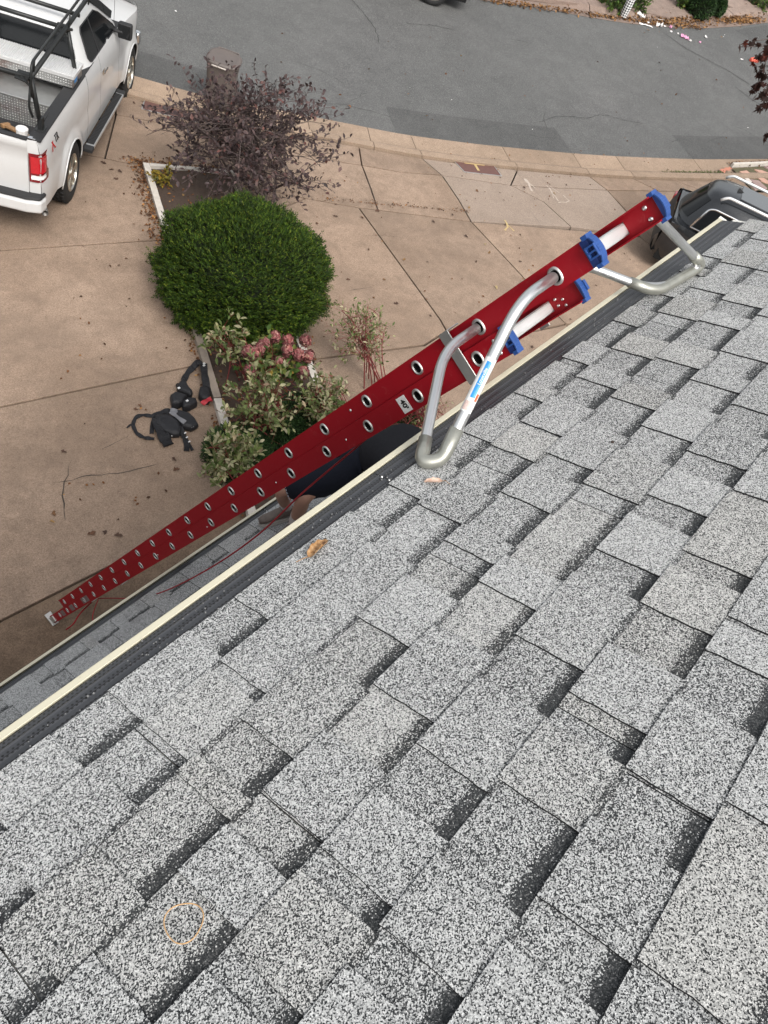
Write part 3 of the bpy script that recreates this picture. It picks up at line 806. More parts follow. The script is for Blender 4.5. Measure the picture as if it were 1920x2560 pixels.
for i in range(0,20):
    s=-.67+.3048*i
    if s<sF1-.03: rung(s,WF,FX,FX+FW)
# top caps
def cap(a0,sgn,s,w,wd,big=1.0,crown=.035):
    """blue plastic crown on the rail end: arched plate, two clips, a boss with two square cells"""
    m=MB(); N=10; A=[];B=[]
    for k in range(N+1):
        t=-1+2*k/N; A.append((s-.004,w+t*wd/2)); B.append((s-.006-crown*(1-t*t)**.8,w+t*wd/2))
    poly=[L_(a0-sgn*.004,x,y) for x,y in A]+[L_(a0-sgn*.004,x,y) for x,y in B[::-1][1:-1]]
    m.prism(poly,lvec(sgn*.020,0,0))
    o=m.build('end_cap',MAT['blue'],lad,bevel=.002)
    q=MB()
    for k in range(N):
        (x0,y0),(x1,y1)=B[k],B[k+1]
        q.axbox(L_(a0-sgn*.008,x0,y0),lvec(sgn*.026,0,0),L_(0,x1,y1)-L_(0,x0,y0),lvec(0,-.005,0))
    for t in (-1,1):
        q.axbox(L_(a0-sgn*.009,s-.012,w+t*wd/2-.006),lvec(sgn*.03,0,0),lvec(0,.018,0),lvec(0,0,.012))
    q.axbox(L_(a0-sgn*.016,s-.020,w-.017),lvec(sgn*.012,0,0),lvec(0,.026,0),lvec(0,0,.005))
    q.axbox(L_(a0-sgn*.016,s-.020,w-.0025),lvec(sgn*.012,0,0),lvec(0,.026,0),lvec(0,0,.005))
    q.axbox(L_(a0-sgn*.016,s-.020,w+.012),lvec(sgn*.012,0,0),lvec(0,.026,0),lvec(0,0,.005))
    q.axbox(L_(a0-sgn*.016,s-.022,w-.017),lvec(sgn*.012,0,0),lvec(0,.004,0),lvec(0,0,.034))
    q.axbox(L_(a0-sgn*.016,s+.004,w-.017),lvec(sgn*.012,0,0),lvec(0,.004,0),lvec(0,0,.034))
    q.build('cap_rim',MAT['blue_light'],o,bevel=.001)
    g=MB(); g.prism([L_(a0-sgn*.001,x,y) for x,y in ((s+.018,w-wd/2+.004),(s+.018,w+wd/2-.004),(s-.004,w+wd/2),(s-.004,w-wd/2))],lvec(-sgn*.004,0,0)); g.build('cap_skirt',MAT['blue'],o,bevel=.001)
    return o
cap(FX,1,sF0,WF,.078,crown=.013); cap(FX+FW,-1,sF0,WF,.078,crown=.013)
cap(0,1,-.44,0,.080,crown=.006); cap(BW,-1,-.44,0,.080,crown=.006)
# rivets
def rivet(a,s,w,sg=-1,r=.0055):
    m=MB(); m.lathe(L_(a,s,w),lvec(sg,0,0),[(0,.0035),(r*.6,.003),(r,.001),(r*1.05,0)],12); return m.build('rivet',MAT['alu'],lad,smooth=True)
for s,w in ((sF0+.035,WF-.018),(sF0+.035,WF+.018)):
    rivet(FX+FW-.0045,s,w,-1,.007); 
for s,w in ((-.39,-.02),(-.39,.02)): rivet(0,s,w,-1,.006)
for s,w in ((-.37,-.022),(-.37,.0),(-.345,-.011),(-.345,.012)): rivet(BW-.0045,s,w,-1,.005)
for s,w in ((.46,.0),(1.06,.0),(1.9,-.01),(2.7,.0)): rivet(0,s,w,-1,.004)
rivet(FX,-.36,WF+.0); rivet(FX,.35,WF+.005)
# interlock bracket, sticker
m=MB()
m.axbox(L_(-.009,-.27,-.052),lvec(.004,0,0),lvec(0,.042,0),lvec(0,0,.172)); m.axbox(L_(-.009,-.27,.118),lvec(.06,0,0),lvec(0,.042,0),lvec(0,0,.004)); m.axbox(L_(-.009,-.27,-.056),lvec(.05,0,0),lvec(0,.042,0),lvec(0,0,.004))
m.build('slide_bracket',MAT['galv'],lad,bevel=.002)
m=MB(); m.axbox(L_(BW+.005,-.27,-.052),lvec(.004,0,0),lvec(0,.042,0),lvec(0,0,.172)); m.build('slide_bracket',MAT['galv'],lad,bevel=.002)
m=MB(); m.axbox(L_(-.0012,.055,-.030),lvec(.0011,0,0),lvec(0,.046,0),lvec(0,0,.058)); stk=m.build('size_sticker',MAT['sticker'],lad)
def textmesh(name,txt,size,mat,mtx,parent,bold=.0,ext=.0003):
    cu=bpy.data.curves.new(name,'FONT'); cu.body=txt; cu.size=size; cu.extrude=ext; cu.offset=bold; cu.align_x='CENTER'; cu.align_y='CENTER'
    t=bpy.data.objects.new(name,cu); link(t); bpy.context.view_layer.update()
    me=bpy.data.meshes.new_from_object(t.evaluated_get(bpy.context.evaluated_depsgraph_get())); bpy.data.objects.remove(t)
    me.materials.clear(); me.materials.append(mat); me.transform(mtx)
    o=bpy.data.objects.new(name,me); link(o,parent); return o
def frame(o,x,y):
    x=Vector(x).normalized(); y=Vector(y); y=(y-x*y.dot(x)).normalized(); z=x.cross(y)
    return Matrix(((x.x,y.x,z.x,o.x),(x.y,y.y,z.y,o.y),(x.z,y.z,z.z,o.z),(0,0,0,1)))
mt=frame(L_(-.0016,.078,-.001),lvec(0,0,-1),lvec(0,-1,0))
textmesh('size_number',"40'",.030,MAT['black_print'],mt,stk,bold=.0012)
# feet
for a in (-.012,BW-.026):
    m=MB(); m.axbox(L_(a,SF-.17,-.03),lvec(.038,0,0),lvec(0,.15,0),lvec(0,0,.06)); 
    m.axbox(L_(a-.012,SF-.035,-.055),lvec(.062,0,0),lvec(0,.02,0),lvec(0,0,.13)); m.build('foot',MAT['galv'],lad,bevel=.003)
for a in (FX,FX+FW-.03):
    m=MB(); m.axbox(L_(a,sF1-.02,WF-.03),lvec(.03,0,0),lvec(0,.03,0),lvec(0,0,.06)); m.build('slide_foot',MAT['galv'],lad,bevel=.002)
for s in (4.78,3.9):
    m=MB(); m.axbox(L_(.10,s,-.055),lvec(.05,0,0),lvec(0,.03,0),lvec(0,0,.02)); m.build('pulley_block',MAT['galv'],lad,bevel=.002)
# warning decals inside the far rail near the foot
for s,c in ((4.45,'sticker'),(4.95,'sticker'),(5.3,'sticker')):
    m=MB(); m.axbox(L_(-.0012,s,-.026),lvec(.001,0,0),lvec(0,.2 if s<4.6 else .12,0),lvec(0,0,.052)); m.build('decal',plain('grey_decal',(.16,.12,.12),.5,var=.5,scale=60),lad)
# pull rope
rp=[(.2,.45,-.03),(.14,.62,-.055),(.05,1.0,-.10),(.02,1.5,-.17),(.0,2.1,-.21),(-.01,2.8,-.22),(.02,3.4,-.2),(.06,3.9,-.15),(.12,4.4,-.10),(.16,4.8,-.06)]
P=[L_(*p) for p in rp]
def smooth_curve(P,n=8):
    P=[Vector(p) for p in P]; P=[P[0]]+P+[P[-1]]; out=[]
    for i in range(1,len(P)-2):
        for k in range(n):
            t=k/n; a,b,c,d=P[i-1],P[i],P[i+1],P[i+2]
            out.append(.5*((2*b)+(-a+c)*t+(2*a-5*b+4*c-d)*t*t+(-a+3*b-3*c+d)*t**3))
    out.append(P[-2]); return out
m=MB(); m.tube(smooth_curve(P,10),.0042,8); m.build('pull_rope',MAT['rope'],lad,smooth=True)
rp=[(.16,4.8,-.06),(.0,4.7,-.16),(-.06,4.62,-.3),(-.1,4.9,-.42),(-.06,5.3,-.46)]
m=MB(); m.tube(smooth_curve([L_(*p) for p in rp],8),.0042,8); m.tube(smooth_curve([L_(*p) for p in [(.12,4.85,-.05),(.02,5.0,-.08),(-.06,5.05,-.12),(-.1,5.2,-.13)]],8),.006,8); m.build('rope_tail',MAT['rope'],lad,smooth=True)

# ------------------------------------------------------------------ stabiliser arms
stb=empty('ladder_stabilizer',roofp(2.0,.95,.0),'U shaped aluminium stabilizer arms fixed to the ladder top and resting on the shingles','ladder stabilizer')
SO=Matrix.Translation(-stb.location)
def ladw(a,s,w): return LP+LX*a+LD*s+LW*w
R_=.0148
def arm(a_hole,a_out,b1,b2,name,fr=.085):
    H1=ladw(a_hole,-.67,WF); H2=ladw(a_hole,-.67+.3048,WF)
    O1=ladw(a_out,-.67,WF); O2=ladw(a_out,-.67+.3048,WF)
    path=[H1,O1,b1,b2,O2,H2]
    P=fillet(path,fr,9)
    m=MB(); m.tube(P,R_,18); o=m.build(name,MAT['alu'],stb,smooth=True); o.matrix_parent_inverse=SO
    # rubber sleeve over the foot of the U
    i0=[i for i,p in enumerate(P) if (p-b1).length<.10]; i1=[i for i,p in enumerate(P) if (p-b2).length<.10]
    d1=(O1-b1).normalized(); d2=(O2-b2).normalized()
    Q=fillet([b1+d1*(fr+.005),b1,b2,b2+d2*(fr-.01)],fr,10)
    m=MB(); m.tube(Q,R_+.0035,18,cap=True); o=m.build('rubber_sleeve',MAT['sleeve'],stb,smooth=True); o.matrix_parent_inverse=SO
    return O1,b1,b2,O2
def onroof(px,py,h=.024):
    u,v=roofpx(px,py,h=h); return roofp(u,v,h)
O1,B1,B2,O2=arm(-.002,-.165,onroof(1103,1152),onroof(1052,1156),'near_arm')
arm(FX+FW+.0,FX+FW+.19,onroof(1757,664),onroof(1640,730),'far_arm',.115)
# sticker wrapped on the near arm
d=(B1-O1).normalized(); L=(B1-O1).length
s0=O1+d*.175
tocam=(Vector((0,0,CAMZ))-s0).normalized()
def wrap(s,e,a0,a1,mat,name,r=R_+.0007,par=None):
    m=MB(); nx=10; N=(tocam-d*tocam.dot(d)).normalized(); B=d.cross(N)
    for t in (s,e):
        for k in range(nx+1):
            a=a0+(a1-a0)*k/nx; m.v.append(tuple(O1+d*t+(N*math.cos(a)+B*math.sin(a))*r))
    for k in range(nx): m.f.append([k,k+1,nx+2+k,nx+1+k]); m.m.append(0)
    o=m.build(name,mat,par or stb,smooth=True,recalc=False)
    if not par: o.matrix_parent_inverse=SO
    return o
wrap(.155,.30,-1.15,1.2,MAT['sticker'],'sticker_backing',R_+.0004)
w1=wrap(.165,.262,-.40,.42,MAT['stick_blue'],'brand_sticker',R_+.0009)
wrap(.248,.268,-.95,-.5,MAT['stick_orange'],'warning_sticker',R_+.0010)
wrap(.272,.296,-.6,.9,plain('faded_print',(.55,.42,.38),.5,var=.4,scale=300),'faded_print',R_+.0008)
N=(tocam-d*tocam.dot(d)).normalized(); B=d.cross(N)
mt=frame(O1+d*.205+N*(R_+.0013),-d,-B if (-d).cross(-B).dot(N)>0 else B)
textmesh('brand_lettering','Louisville',.012,MAT['sticker'],mt,stb,ext=.0001).matrix_parent_inverse=SO
# ------------------------------------------------------------------ vehicles
def carpaint(name,col,rough=.25,met=0.0,dirt=.15):
    b=NB(name); n=b.noise(2.5,6,.7); c=b.mix(b.math('MULTIPLY',b.ramp(n,[(.4,0),(.75,1)]),dirt),col,tuple(x*.6+.03 for x in col))
    c=b.mix(b.math('MULTIPLY',b.ramp(b.noise(60,3,.8),[(.5,0),(.7,1)]),dirt*.4),c,(.35,.3,.25))
    return b.set(c,b.math('MULTIPLY_ADD',n,.18,rough),met,.5,.6)
MAT['white_paint']=carpaint('white_car_paint',(.53,.53,.525),.28)
MAT['grey_paint']=carpaint('dark_grey_car_paint',(.013,.015,.018),.16,.1,.1)
MAT['black_plastic']=plain('black_plastic_trim',(.022,.022,.023),.55,var=.25,scale=30,bump=.15)
MAT['black_steel']=plain('black_powder_coat',(.016,.017,.017),.38,var=.3,scale=30)
MAT['tyre']=plain('tyre_rubber',(.020,.020,.020),.8,var=.3,scale=20,bump=.2)
MAT['rim']=alu('alloy_rim',(.60,.58,.52),.28)
MAT['chrome']=alu('chrome_trim',(.75,.75,.75),.12)
def glassm():
    b=NB('tinted_glass'); b.set((.008,.009,.010),.08,0,.35); return b.m
MAT['glass']=glassm()
b=NB('glossy_roof_glass'); b.set((.02,.022,.025),.05,0,1.0,1.0); MAT['roof_glass']=b.m
MAT['red_lens']=plain('red_lens',(.42,.012,.02),.15,var=.2,scale=30,coat=.8); MAT['dark_red']=plain('dark_red_lens',(.16,.006,.012),.2,coat=.8)
MAT['clear_lens']=plain('clear_lens',(.55,.52,.50),.15,var=.3,scale=60,coat=.8)
def checkplate():
    b=NB('aluminium_checker_plate')
    tc=b.n('TexCoord'); mp=b.n('Mapping'); b.l(tc.outputs['Object'],mp.inputs[0]); mp.inputs['Scale'].default_value=(1,1,1)
    w1=b.n('TexVoronoi'); w1.inputs['Scale'].default_value=30; w1.inputs['Randomness'].default_value=.15; b.l(mp.outputs[0],w1.inputs[0])
    h=b.ramp(w1.outputs['Distance'],[(.1,1),(.3,0)])
    b.bump(h,.9,.006); n=b.noise(5,5,.7)
    c=b.mix(h,b.mix(n,(.30,.30,.29),(.48,.48,.47)),(.66,.66,.65)); c=b.mix(b.math('MULTIPLY',b.ramp(b.noise(2.2,5,.7),[(.52,0),(.66,1)]),.8),c,(.22,.15,.13))
    return b.set(c,.38,.8)
MAT['plate']=checkplate()
def ysurf(yb,z,z0,z1):
    """tumblehome of the body side"""
    t=(z-z0)/(z1-z0); return yb-.055*max(0,t-.55)**2/.2-.05*max(0,.35-t)**2/.12
def side_panel(x0,x1,bot,top,yfun,side,arches,step=.06):
    xs=set(np.round(np.arange(x0,x1+1e-6,step),4)); xs.add(x1)
    for (cx,r) in arches:
        for k in range(25):
            a=math.pi*k/24; q=cx-r*math.cos(a)
            if x0<q<x1: xs.add(round(q,4))
    xs=sorted(xs); xs=[x for i,x in enumerate(xs) if i==0 or x-xs[i-1]>.004]
    m=MB(); nz=14
    for x in xs:
        b=bot(x)
        for (cx,r) in arches:
            if abs(x-cx)<r: b=max(b,r_z+math.sqrt(max(0,r*r-(x-cx)**2)))
        t=top(x)
        for j in range(nz+1):
            z=b+(t-b)*j/nz; m.v.append((x,side*yfun(x,z),z))
    for i in range(len(xs)-1):
        for j in range(nz):
            a=i*(nz+1)+j; m.f.append([a,a+nz+1,a+nz+2,a+1]); m.m.append(0)
    return m
r_z=.40
def wheel(parent,c,side,R=.40,w=.265,rr=.25,spokes=6,ax=Vector((0,1,0))):
    e=empty('wheel'); e.parent=parent; e.location=c
    s=side; m=MB()
    prof=[(rr,.0),(rr+.01,.012),(R-.055,.010),(R-.02,.0),(R-.004,-.02),(R,-.05),(R,-w+.05),(R-.004,-w+.02),(R-.02,-w),(rr,-w)]
    m.lathe((0,s*.0,0),(0,s,0),prof,44)
    for k in range(40):
        a=2*math.pi*k/40
        for off in (-.035,-w+.035,-w/2-.04,-w/2+.04):
            c_=Vector((math.cos(a+off)*(R+.001),s*off,math.sin(a+off)*(R+.001))); 
            R3=Matrix.Rotation(-(a+off),3,'Y'); m.box(c_,(.012,.045,.032),R3)
    m.build('tyre',MAT['tyre'],e,smooth=True,bevel=None)
    m=MB(); m.lathe((0,0,0),(0,s,0),[(rr+.004,.008),(rr-.012,.012),(rr-.022,-.01),(rr-.03,-.12),(.0,-.13)],40)
    m.lathe((0,0,0),(0,s,0),[(.075,-.02),(.06,.008),(.035,.014),(0,.014)],20)
    for k in range(spokes):
        for dd in (-.10,.10):
            a=2*math.pi*k/spokes+dd; a2=a-dd*.25
            p0=Vector((math.cos(a2)*.05,s*.000,math.sin(a2)*.05)); p1=Vector((math.cos(a)*(rr-.012),s*.004,math.sin(a)*(rr-.012)))
            t=(p1-p0).normalized(); nn=Vector((0,1,0)).cross(t)*.016
            m.prism([p0-nn,p0+nn,p1+nn*1.3,p1-nn*1.3],(0,-s*.035,0))
    m.build('rim',MAT['rim'],e,smooth=False)
    m=MB(); m.lathe((0,0,0),(0,s,0),[(rr-.03,-.09),(.0,-.09)],30); m.build('brake_disc',MAT['dark_in'],e)
    return e

yaw=.70; q_pt,q_rl=.022,-.008
def vehicle_matrix(x,y,yaw,pt=0,rl=0,up=(.0646,.05525,1.)):
    U=Vector(up).normalized(); Fd=Vector((math.cos(yaw),math.sin(yaw),0)); Fd=(Fd-U*Fd.dot(U)).normalized()
    U=(U+Fd*pt+U.cross(Fd)*rl).normalized(); Fd=(Fd-U*Fd.dot(U)).normalized(); Lf=U.cross(Fd)
    z=float(zg(x,y))
    return Matrix(((Fd.x,Lf.x,U.x,x),(Fd.y,Lf.y,U.y,y),(Fd.z,Lf.z,U.z,z),(0,0,0,1)))
TM=vehicle_matrix(5.15,9.45,yaw,q_pt,q_rl)
truck=empty('pickup_truck',None,'white pickup truck with black ladder rack and open bed parked on the driveway','pickup truck',mat=TM)
yb=.99
def tbot(x): 
    return .47 if x<3.2 else .50
def ttop(x):
    if x<.88: return 1.40
    if x<2.95: return 1.40
    return 1.36-.16*((x-2.95)/1.6)**1.5
def tyf(x,z):
    y=yb
    for cx in (0,3.68):
        d=abs(x-cx); rr_=math.hypot(x-cx,z-r_z)
        if rr_<.62: y+=.035*max(0,min(1,(.62-rr_)/.10))
    y-=.045*max(0,(z-1.15)/.25)**2
    y-=.03*max(0,(.75-z)/.28)**2*.8
    y-=.018*math.exp(-((z-.93)/.07)**2)*.5
    if x<-.9: y-=.05*((-.9-x)/.35)**2
    if x>3.9: y-=.20*((x-3.9)/.75)**2
    return y
arch=[(0,.47),(3.68,.47)]
W_=MAT['white_paint']
for sd in (-1,1):
    # bed side, cab side, fender: separate panels with shut lines between them
    for nm,a,b in (('bed_side',-1.235,.875),('rear_door',.885,1.60),('front_door',1.607,2.78),('front_fender',2.787,4.62)):
        m=side_panel(a,b,tbot,ttop,tyf,sd,arch,.06); o=m.build(nm,W_,truck,smooth=True)
    # wheel wells
    for cx in (0,3.68):
        m=MB(); n=16
        for k in range(n+1):
            a=math.pi*k/n; x=cx-.468*math.cos(a); z=r_z+.468*math.sin(a); m.v+=[(x,sd*(tyf(x,z)-.004),z),(x,sd*.62,z)]
        for k in range(n): m.f.append([2*k,2*k+1,2*k+3,2*k+2]); m.m.append(0)
        m.build('wheel_well',MAT['dark_in'],truck)
        # lip of the arch
        P=[(cx-.472*math.cos(math.pi*k/20),sd*(tyf(cx-.472*math.cos(math.pi*k/20),r_z+.47*math.sin(math.pi*k/20))+.001),r_z+.472*math.sin(math.pi*k/20)) for k in range(21)]
        m=MB(); m.tube(P,.010,8); m.build('arch_lip',W_,truck,smooth=True)
# tailgate, bumper
m=MB(); N=10
for i in range(N+1):
    y=-.80+1.6*i/N
    for z,dx in ((.62,.0),(.70,-.006),(.86,.0),(.98,-.012),(1.10,.0),(1.27,.004),(1.285,-.006),(1.37,-.006),(1.40,.01)):
        bulge=.02*(1-(y/.8)**2); m.v.append((-1.262-bulge+dx,y,z))
L9=9
for i in range(N):
    for j in range(L9-1):
        a=i*L9+j; m.f.append([a,a+1,a+L9+1,a+L9]); m.m.append(0)
m.build('tailgate',W_,truck,smooth=True)
m=MB(); m.axbox((-1.25,-.80,.62),(.035,0,0),(0,1.6,0),(0,0,.775)); m.build('tailgate_inner',W_,truck,bevel=.004)
m=MB(); m.axbox((-1.275,-.80,1.392),(.075,0,0),(0,1.6,0),(0,0,.022)); m.build('tailgate_cap',MAT['black_plastic'],truck,bevel=.006)
for sd in (-1,1):
    m=MB(); # corner post between tailgate and bed side
    A=[(-1.258,.808),(-1.25,.86),(-1.235,tyf(-1.235,1.0)-.004)]
    for z in (.60,.8,1.0,1.2,1.34,1.40):
        for x,y in A: m.v.append((x+(.006 if z>1.38 else 0),sd*(y-.035*max(0,(z-1.15)/.25)**2),z))
    for j in range(5):
        for i in range(2): m.f.append([j*3+i,j*3+i+1,(j+1)*3+i+1,(j+1)*3+i]); m.m.append(0)
    m.build('corner_post',W_,truck,smooth=True)
    # tail lamp wraps the corner
    def lamp(z0,z1,grow,mat,nm,par,x_in=.0,yy0=.815,xx=-1.03):
        m=MB(); path=[(-1.268-grow,yy0+x_in),(-1.262-grow,.86),(-1.25-grow,.915+grow*.4),(-1.20,tyf(-1.20,1.0)+.004+grow),(-1.12,tyf(-1.12,1.0)+.002+grow),(xx-x_in,tyf(xx,1.0)-.006+grow)]
        zz=[z0,z0+.03,(z0+z1)/2,z1-.03,z1]
        for j,z in enumerate(zz):
            for x,y in path:
                sh=.03 if j in (0,4) else 0
                m.v.append((x+ (-.0 if x<-1.2 else (-.02 if j in (0,4) else (.012 if j==3 else 0))),sd*(y-.02*max(0,(z-1.15)/.25)**2),z))
        n=len(path)
        for j in range(4):
            for i in range(n-1): m.f.append([j*n+i,j*n+i+1,(j+1)*n+i+1,(j+1)*n+i]); m.m.append(0)
        return m.build(nm,mat,par,smooth=True)
    tl=lamp(.87,1.245,.004,MAT['dark_red'],'tail_light',truck)
    lamp(.99,1.205,.010,MAT['red_lens'],'brake_lens',tl,.022,.815,-1.075)
    lamp(.905,.965,.010,MAT['clear_lens'],'reversing_lens',tl,.025,.815,-1.09)
m=MB(); 
P=[(-1.20,-1.0),(-1.36,-.97),(-1.41,-.80),(-1.43,0),(-1.41,.80),(-1.36,.97),(-1.20,1.0)]
def bump(z0,z1,ins,mat,nm):
    m=MB(); poly=[(x+ins,y*(1-ins*.4),z0) for x,y in P]+[(-1.15,.9,z0),(-1.15,-.9,z0)]
    m.prism(poly,(0,0,z1-z0)); return m.build(nm,mat,truck,bevel=.03)
bump(.50,.665,0,W_,'rear_bumper'); bump(.668,.715,.018,MAT['black_plastic'],'bumper_step')
m=MB(); m.axbox((-1.10,-.9,.35),(.1,0,0),(0,1.8,0),(0,0,.2)); m.axbox((-1.2,-.4,.40),(5.6,0,0),(0,.12,0),(0,0,.15)); m.axbox((-1.2,.28,.40),(5.6,0,0),(0,.12,0),(0,0,.15)); m.axbox((-.06,-.75,.34),(.12,0,0),(0,1.5,0),(0,0,.12)); m.axbox((3.62,-.75,.34),(.12,0,0),(0,1.5,0),(0,0,.12)); m.build('chassis',MAT['dark_in'],truck)
m=MB(); m.lathe((-1.12,-.93,.44),(-.80,-.35,-.02),[(.0,-.4),(.040,-.4),(.044,.10),(.036,.10),(.034,.0),(0,.0)],18); m.build('exhaust_pipe',plain('sooty_steel',(.14,.13,.12),.45,metal=.5),truck,smooth=True)
# bed: floor, inner walls, rails
m=MB(); m.axbox((-1.22,-.80,.78),(2.08,0,0),(0,1.6,0),(0,0,.02))
for k in range(14): m.axbox((-1.22,-.74+.11*k,.80),(2.08,0,0),(0,.05,0),(0,0,.012))
m.build('bed_floor',MAT['black_plastic'],truck)
for sd in (-1,1):
    m=MB(); m.axbox((-1.22,sd*.80,.78),(2.08,0,0),(0,sd*.02,0),(0,0,.60)); m.build('bed_inner_wall',MAT['black_plastic'],truck)
    m=MB(); m.axbox((-1.22,sd*.795,1.385),(2.09,0,0),(0,sd*.155,0),(0,0,.024)); m.build('bed_rail_cap',MAT['black_plastic'],truck,bevel=.006)
    m=MB(); m.axbox((-.30,sd*.60,.80),(.62,0,0),(0,sd*.2,0),(0,0,.24)); m.build('wheel_housing',MAT['black_plastic'],truck,bevel=.03)
    m=MB(); m.axbox((-1.235,sd*.80,1.411),(.06,0,0),(0,sd*.05,0),(0,0,.004)); m.axbox((-1.235,sd*.80,1.411),(.02,0,0),(0,sd*.09,0),(0,0,.005)); m.build('tailgate_latch',MAT['chrome'],truck)
m=MB(); m.axbox((.86,-.93,.5),(.02,0,0),(0,1.86,0),(0,0,.9)); m.build('cab_back',W_,truck)
# greenhouse
def rsec(z,x0,x1,yh,crown=0.0):
    return x0,x1,yh,z
secs=[(1.398,.882,3.05,.945),(1.42,.885,3.02,.93),(1.55,.91,2.80,.875),(1.72,.955,2.50,.80),(1.84,1.00,2.27,.745),(1.89,1.04,2.17,.71),(1.925,1.12,2.05,.64),(1.94,1.25,1.9,.50),(1.945,1.4,1.8,.2)]
m=MB(); K=40
def cabpt(sec,j):
    z,x0,x1,yh=sec; cx=(x0+x1)/2; hx=(x1-x0)/2; a=2*math.pi*j/K; c,s=math.cos(a),math.sin(a); e=7
    r=1/(abs(c)**e+abs(s)**e)**(1/e); xx=cx+hx*r*c
    bow=.07*(1-(s*r)**2) if c>0 else .02*(1-(s*r)**2)
    return (xx+ (bow if c>0 else -bow)*min(1,abs(c*r)**3), yh*r*s, z)
for sct in secs:
    for j in range(K): m.v.append(cabpt(sct,j))
for i in range(len(secs)-1):
    for j in range(K): m.f.append([i*K+j,i*K+(j+1)%K,(i+1)*K+(j+1)%K,(i+1)*K+j]); m.m.append(0)
m.f.append([(len(secs)-1)*K+j for j in range(K)]); m.m.append(0)
m.build('cab_roof',W_,truck,smooth=True)
# belt sill closing the gap between doors and glasshouse
m=MB(); m.axbox((.88,-.94,1.385),(2.15,0,0),(0,1.88,0),(0,0,.016)); m.build('belt_sill',MAT['black_plastic'],truck)
def cabside_y(z):
    for a,b in zip(secs,secs[1:]):
        if a[0]<=z<=b[0]: t=(z-a[0])/(b[0]-a[0]); return a[3]+(b[3]-a[3])*t
    return .9
for sd in (-1,1):
    poly=[(1.24,1.455),(1.20,1.50),(1.26,1.78),(1.32,1.825),(2.02,1.83),(2.20,1.76),(2.62,1.50),(2.70,1.425),(2.25,1.425),(2.21,1.445),(2.13,1.455),(2.08,1.43),(1.30,1.43)]
    m=MB(); n=len(poly); base=[(x,sd*(cabside_y(z)+.006),z) for x,z in poly]; 
    m.prism(base,(0,sd*.003,0)); o=m.build('side_window',MAT['glass'],truck)
    m=MB(); m.tube([(x,sd*(cabside_y(z)+.008),z) for x,z in poly],.009,8,closed=True); m.build('window_seal',MAT['black_plastic'],o,smooth=True)
    m=MB(); m.prism([(1.66,sd*(cabside_y(1.43)+.011),1.43),(1.70,sd*(cabside_y(1.43)+.011),1.43),(1.72,sd*(cabside_y(1.83)+.011),1.83),(1.68,sd*(cabside_y(1.83)+.011),1.83)],(0,sd*.002,0)); m.build('window_post',MAT['black_plastic'],o)
    m=MB(); m.axbox((1.72,sd*(tyf(1.9,1.12)+.012),1.12),(.20,0,0),(0,sd*.022,0),(0,0,.035)); m.build('door_handle',MAT['chrome'],truck,bevel=.010)
    m=MB(); m.axbox((1.70,sd*(tyf(1.9,1.12)-.002),1.09),(.12,0,0),(0,sd*.004,0),(0,0,.08)); m.build('handle_recess',MAT['rim'],truck,bevel=.002)
    # mirror
    m=MB(); m.axbox((2.52,sd*.93,1.42),(.07,0,0),(0,sd*.16,0),(0,0,.06)); m.axbox((2.54,sd*1.0,1.35),(.12,0,0),(0,sd*.21,.0),(0,0,.23)); mi=m.build('mirror',MAT['black_plastic'],truck,bevel=.03)
    m=MB(); m.axbox((2.535,sd*1.02,1.37),(-.004,0,0),(0,sd*.17,0),(0,0,.19)); m.build('mirror_glass',MAT['glass'],mi)
    # running board
    m=MB(); m.axbox((.70,sd*.975,.41),(2.10,0,0),(0,sd*.125,0),(0,0,.045)); rb=m.build('running_board',MAT['alu'],truck,bevel=.008)
    m=MB()
    for k in range(40): m.axbox((.86+.0455*k,sd*.982,.455),(.026,0,0),(0,sd*.098,0),(0,0,.010))
    m.axbox((.84,sd*.980,.453),(1.84,0,0),(0,sd*.102,0),(0,0,.004)); m.build('step_pad',MAT['black_plastic'],rb)
    for xx_ in (.66,2.70): m=MB(); m.axbox((xx_,sd*.965,.402),(.13,0,0),(0,sd*.140,0),(0,0,.062)); m.build('step_end',MAT['black_plastic'],rb,bevel=.012)
    m=MB(); 
    for k in range(3): m.axbox((.95+.75*k,sd*.70,.43),(.05,0,0),(0,sd*.30,-.02),(0,0,.03))
    m.build('step_bracket',MAT['black_steel'],rb)
    for cx in (0,3.68): wheel(truck,(cx,sd*.99,.412),sd,R=.425,w=.28,rr=.255)
# rear window, brake light
def backx(z):
    for a,b in zip(secs,secs[1:]):
        if a[0]<=z<=b[0]: t=(z-a[0])/(b[0]-a[0]); return a[1]+(b[1]-a[1])*t
    return .9
m=MB(); pl=[(-.80,1.43),(.80,1.43),(.70,1.80),(.64,1.835),(-.64,1.835),(-.70,1.80)]
m.prism([(backx(z)-.038,y,z) for y,z in pl],(-.003,0,0)); rw=m.build('rear_window',MAT['glass'],truck)
m=MB(); m.tube([(backx(z)-.040,y,z) for y,z in pl],.008,8,closed=True); m.build('window_seal',MAT['black_plastic'],rw,smooth=True)
m=MB(); m.axbox((1.035,-.22,1.868),(.05,0,-.0),(0,.44,0),(.03,0,.035)); bl=m.build('cargo_lamp',MAT['clear_lens'],truck,bevel=.01)
m=MB(); m.axbox((1.030,-.10,1.868),(.05,0,-.0),(0,.20,0),(.03,0,.038)); m.build('high_brake_light',MAT['red_lens'],bl,bevel=.008)
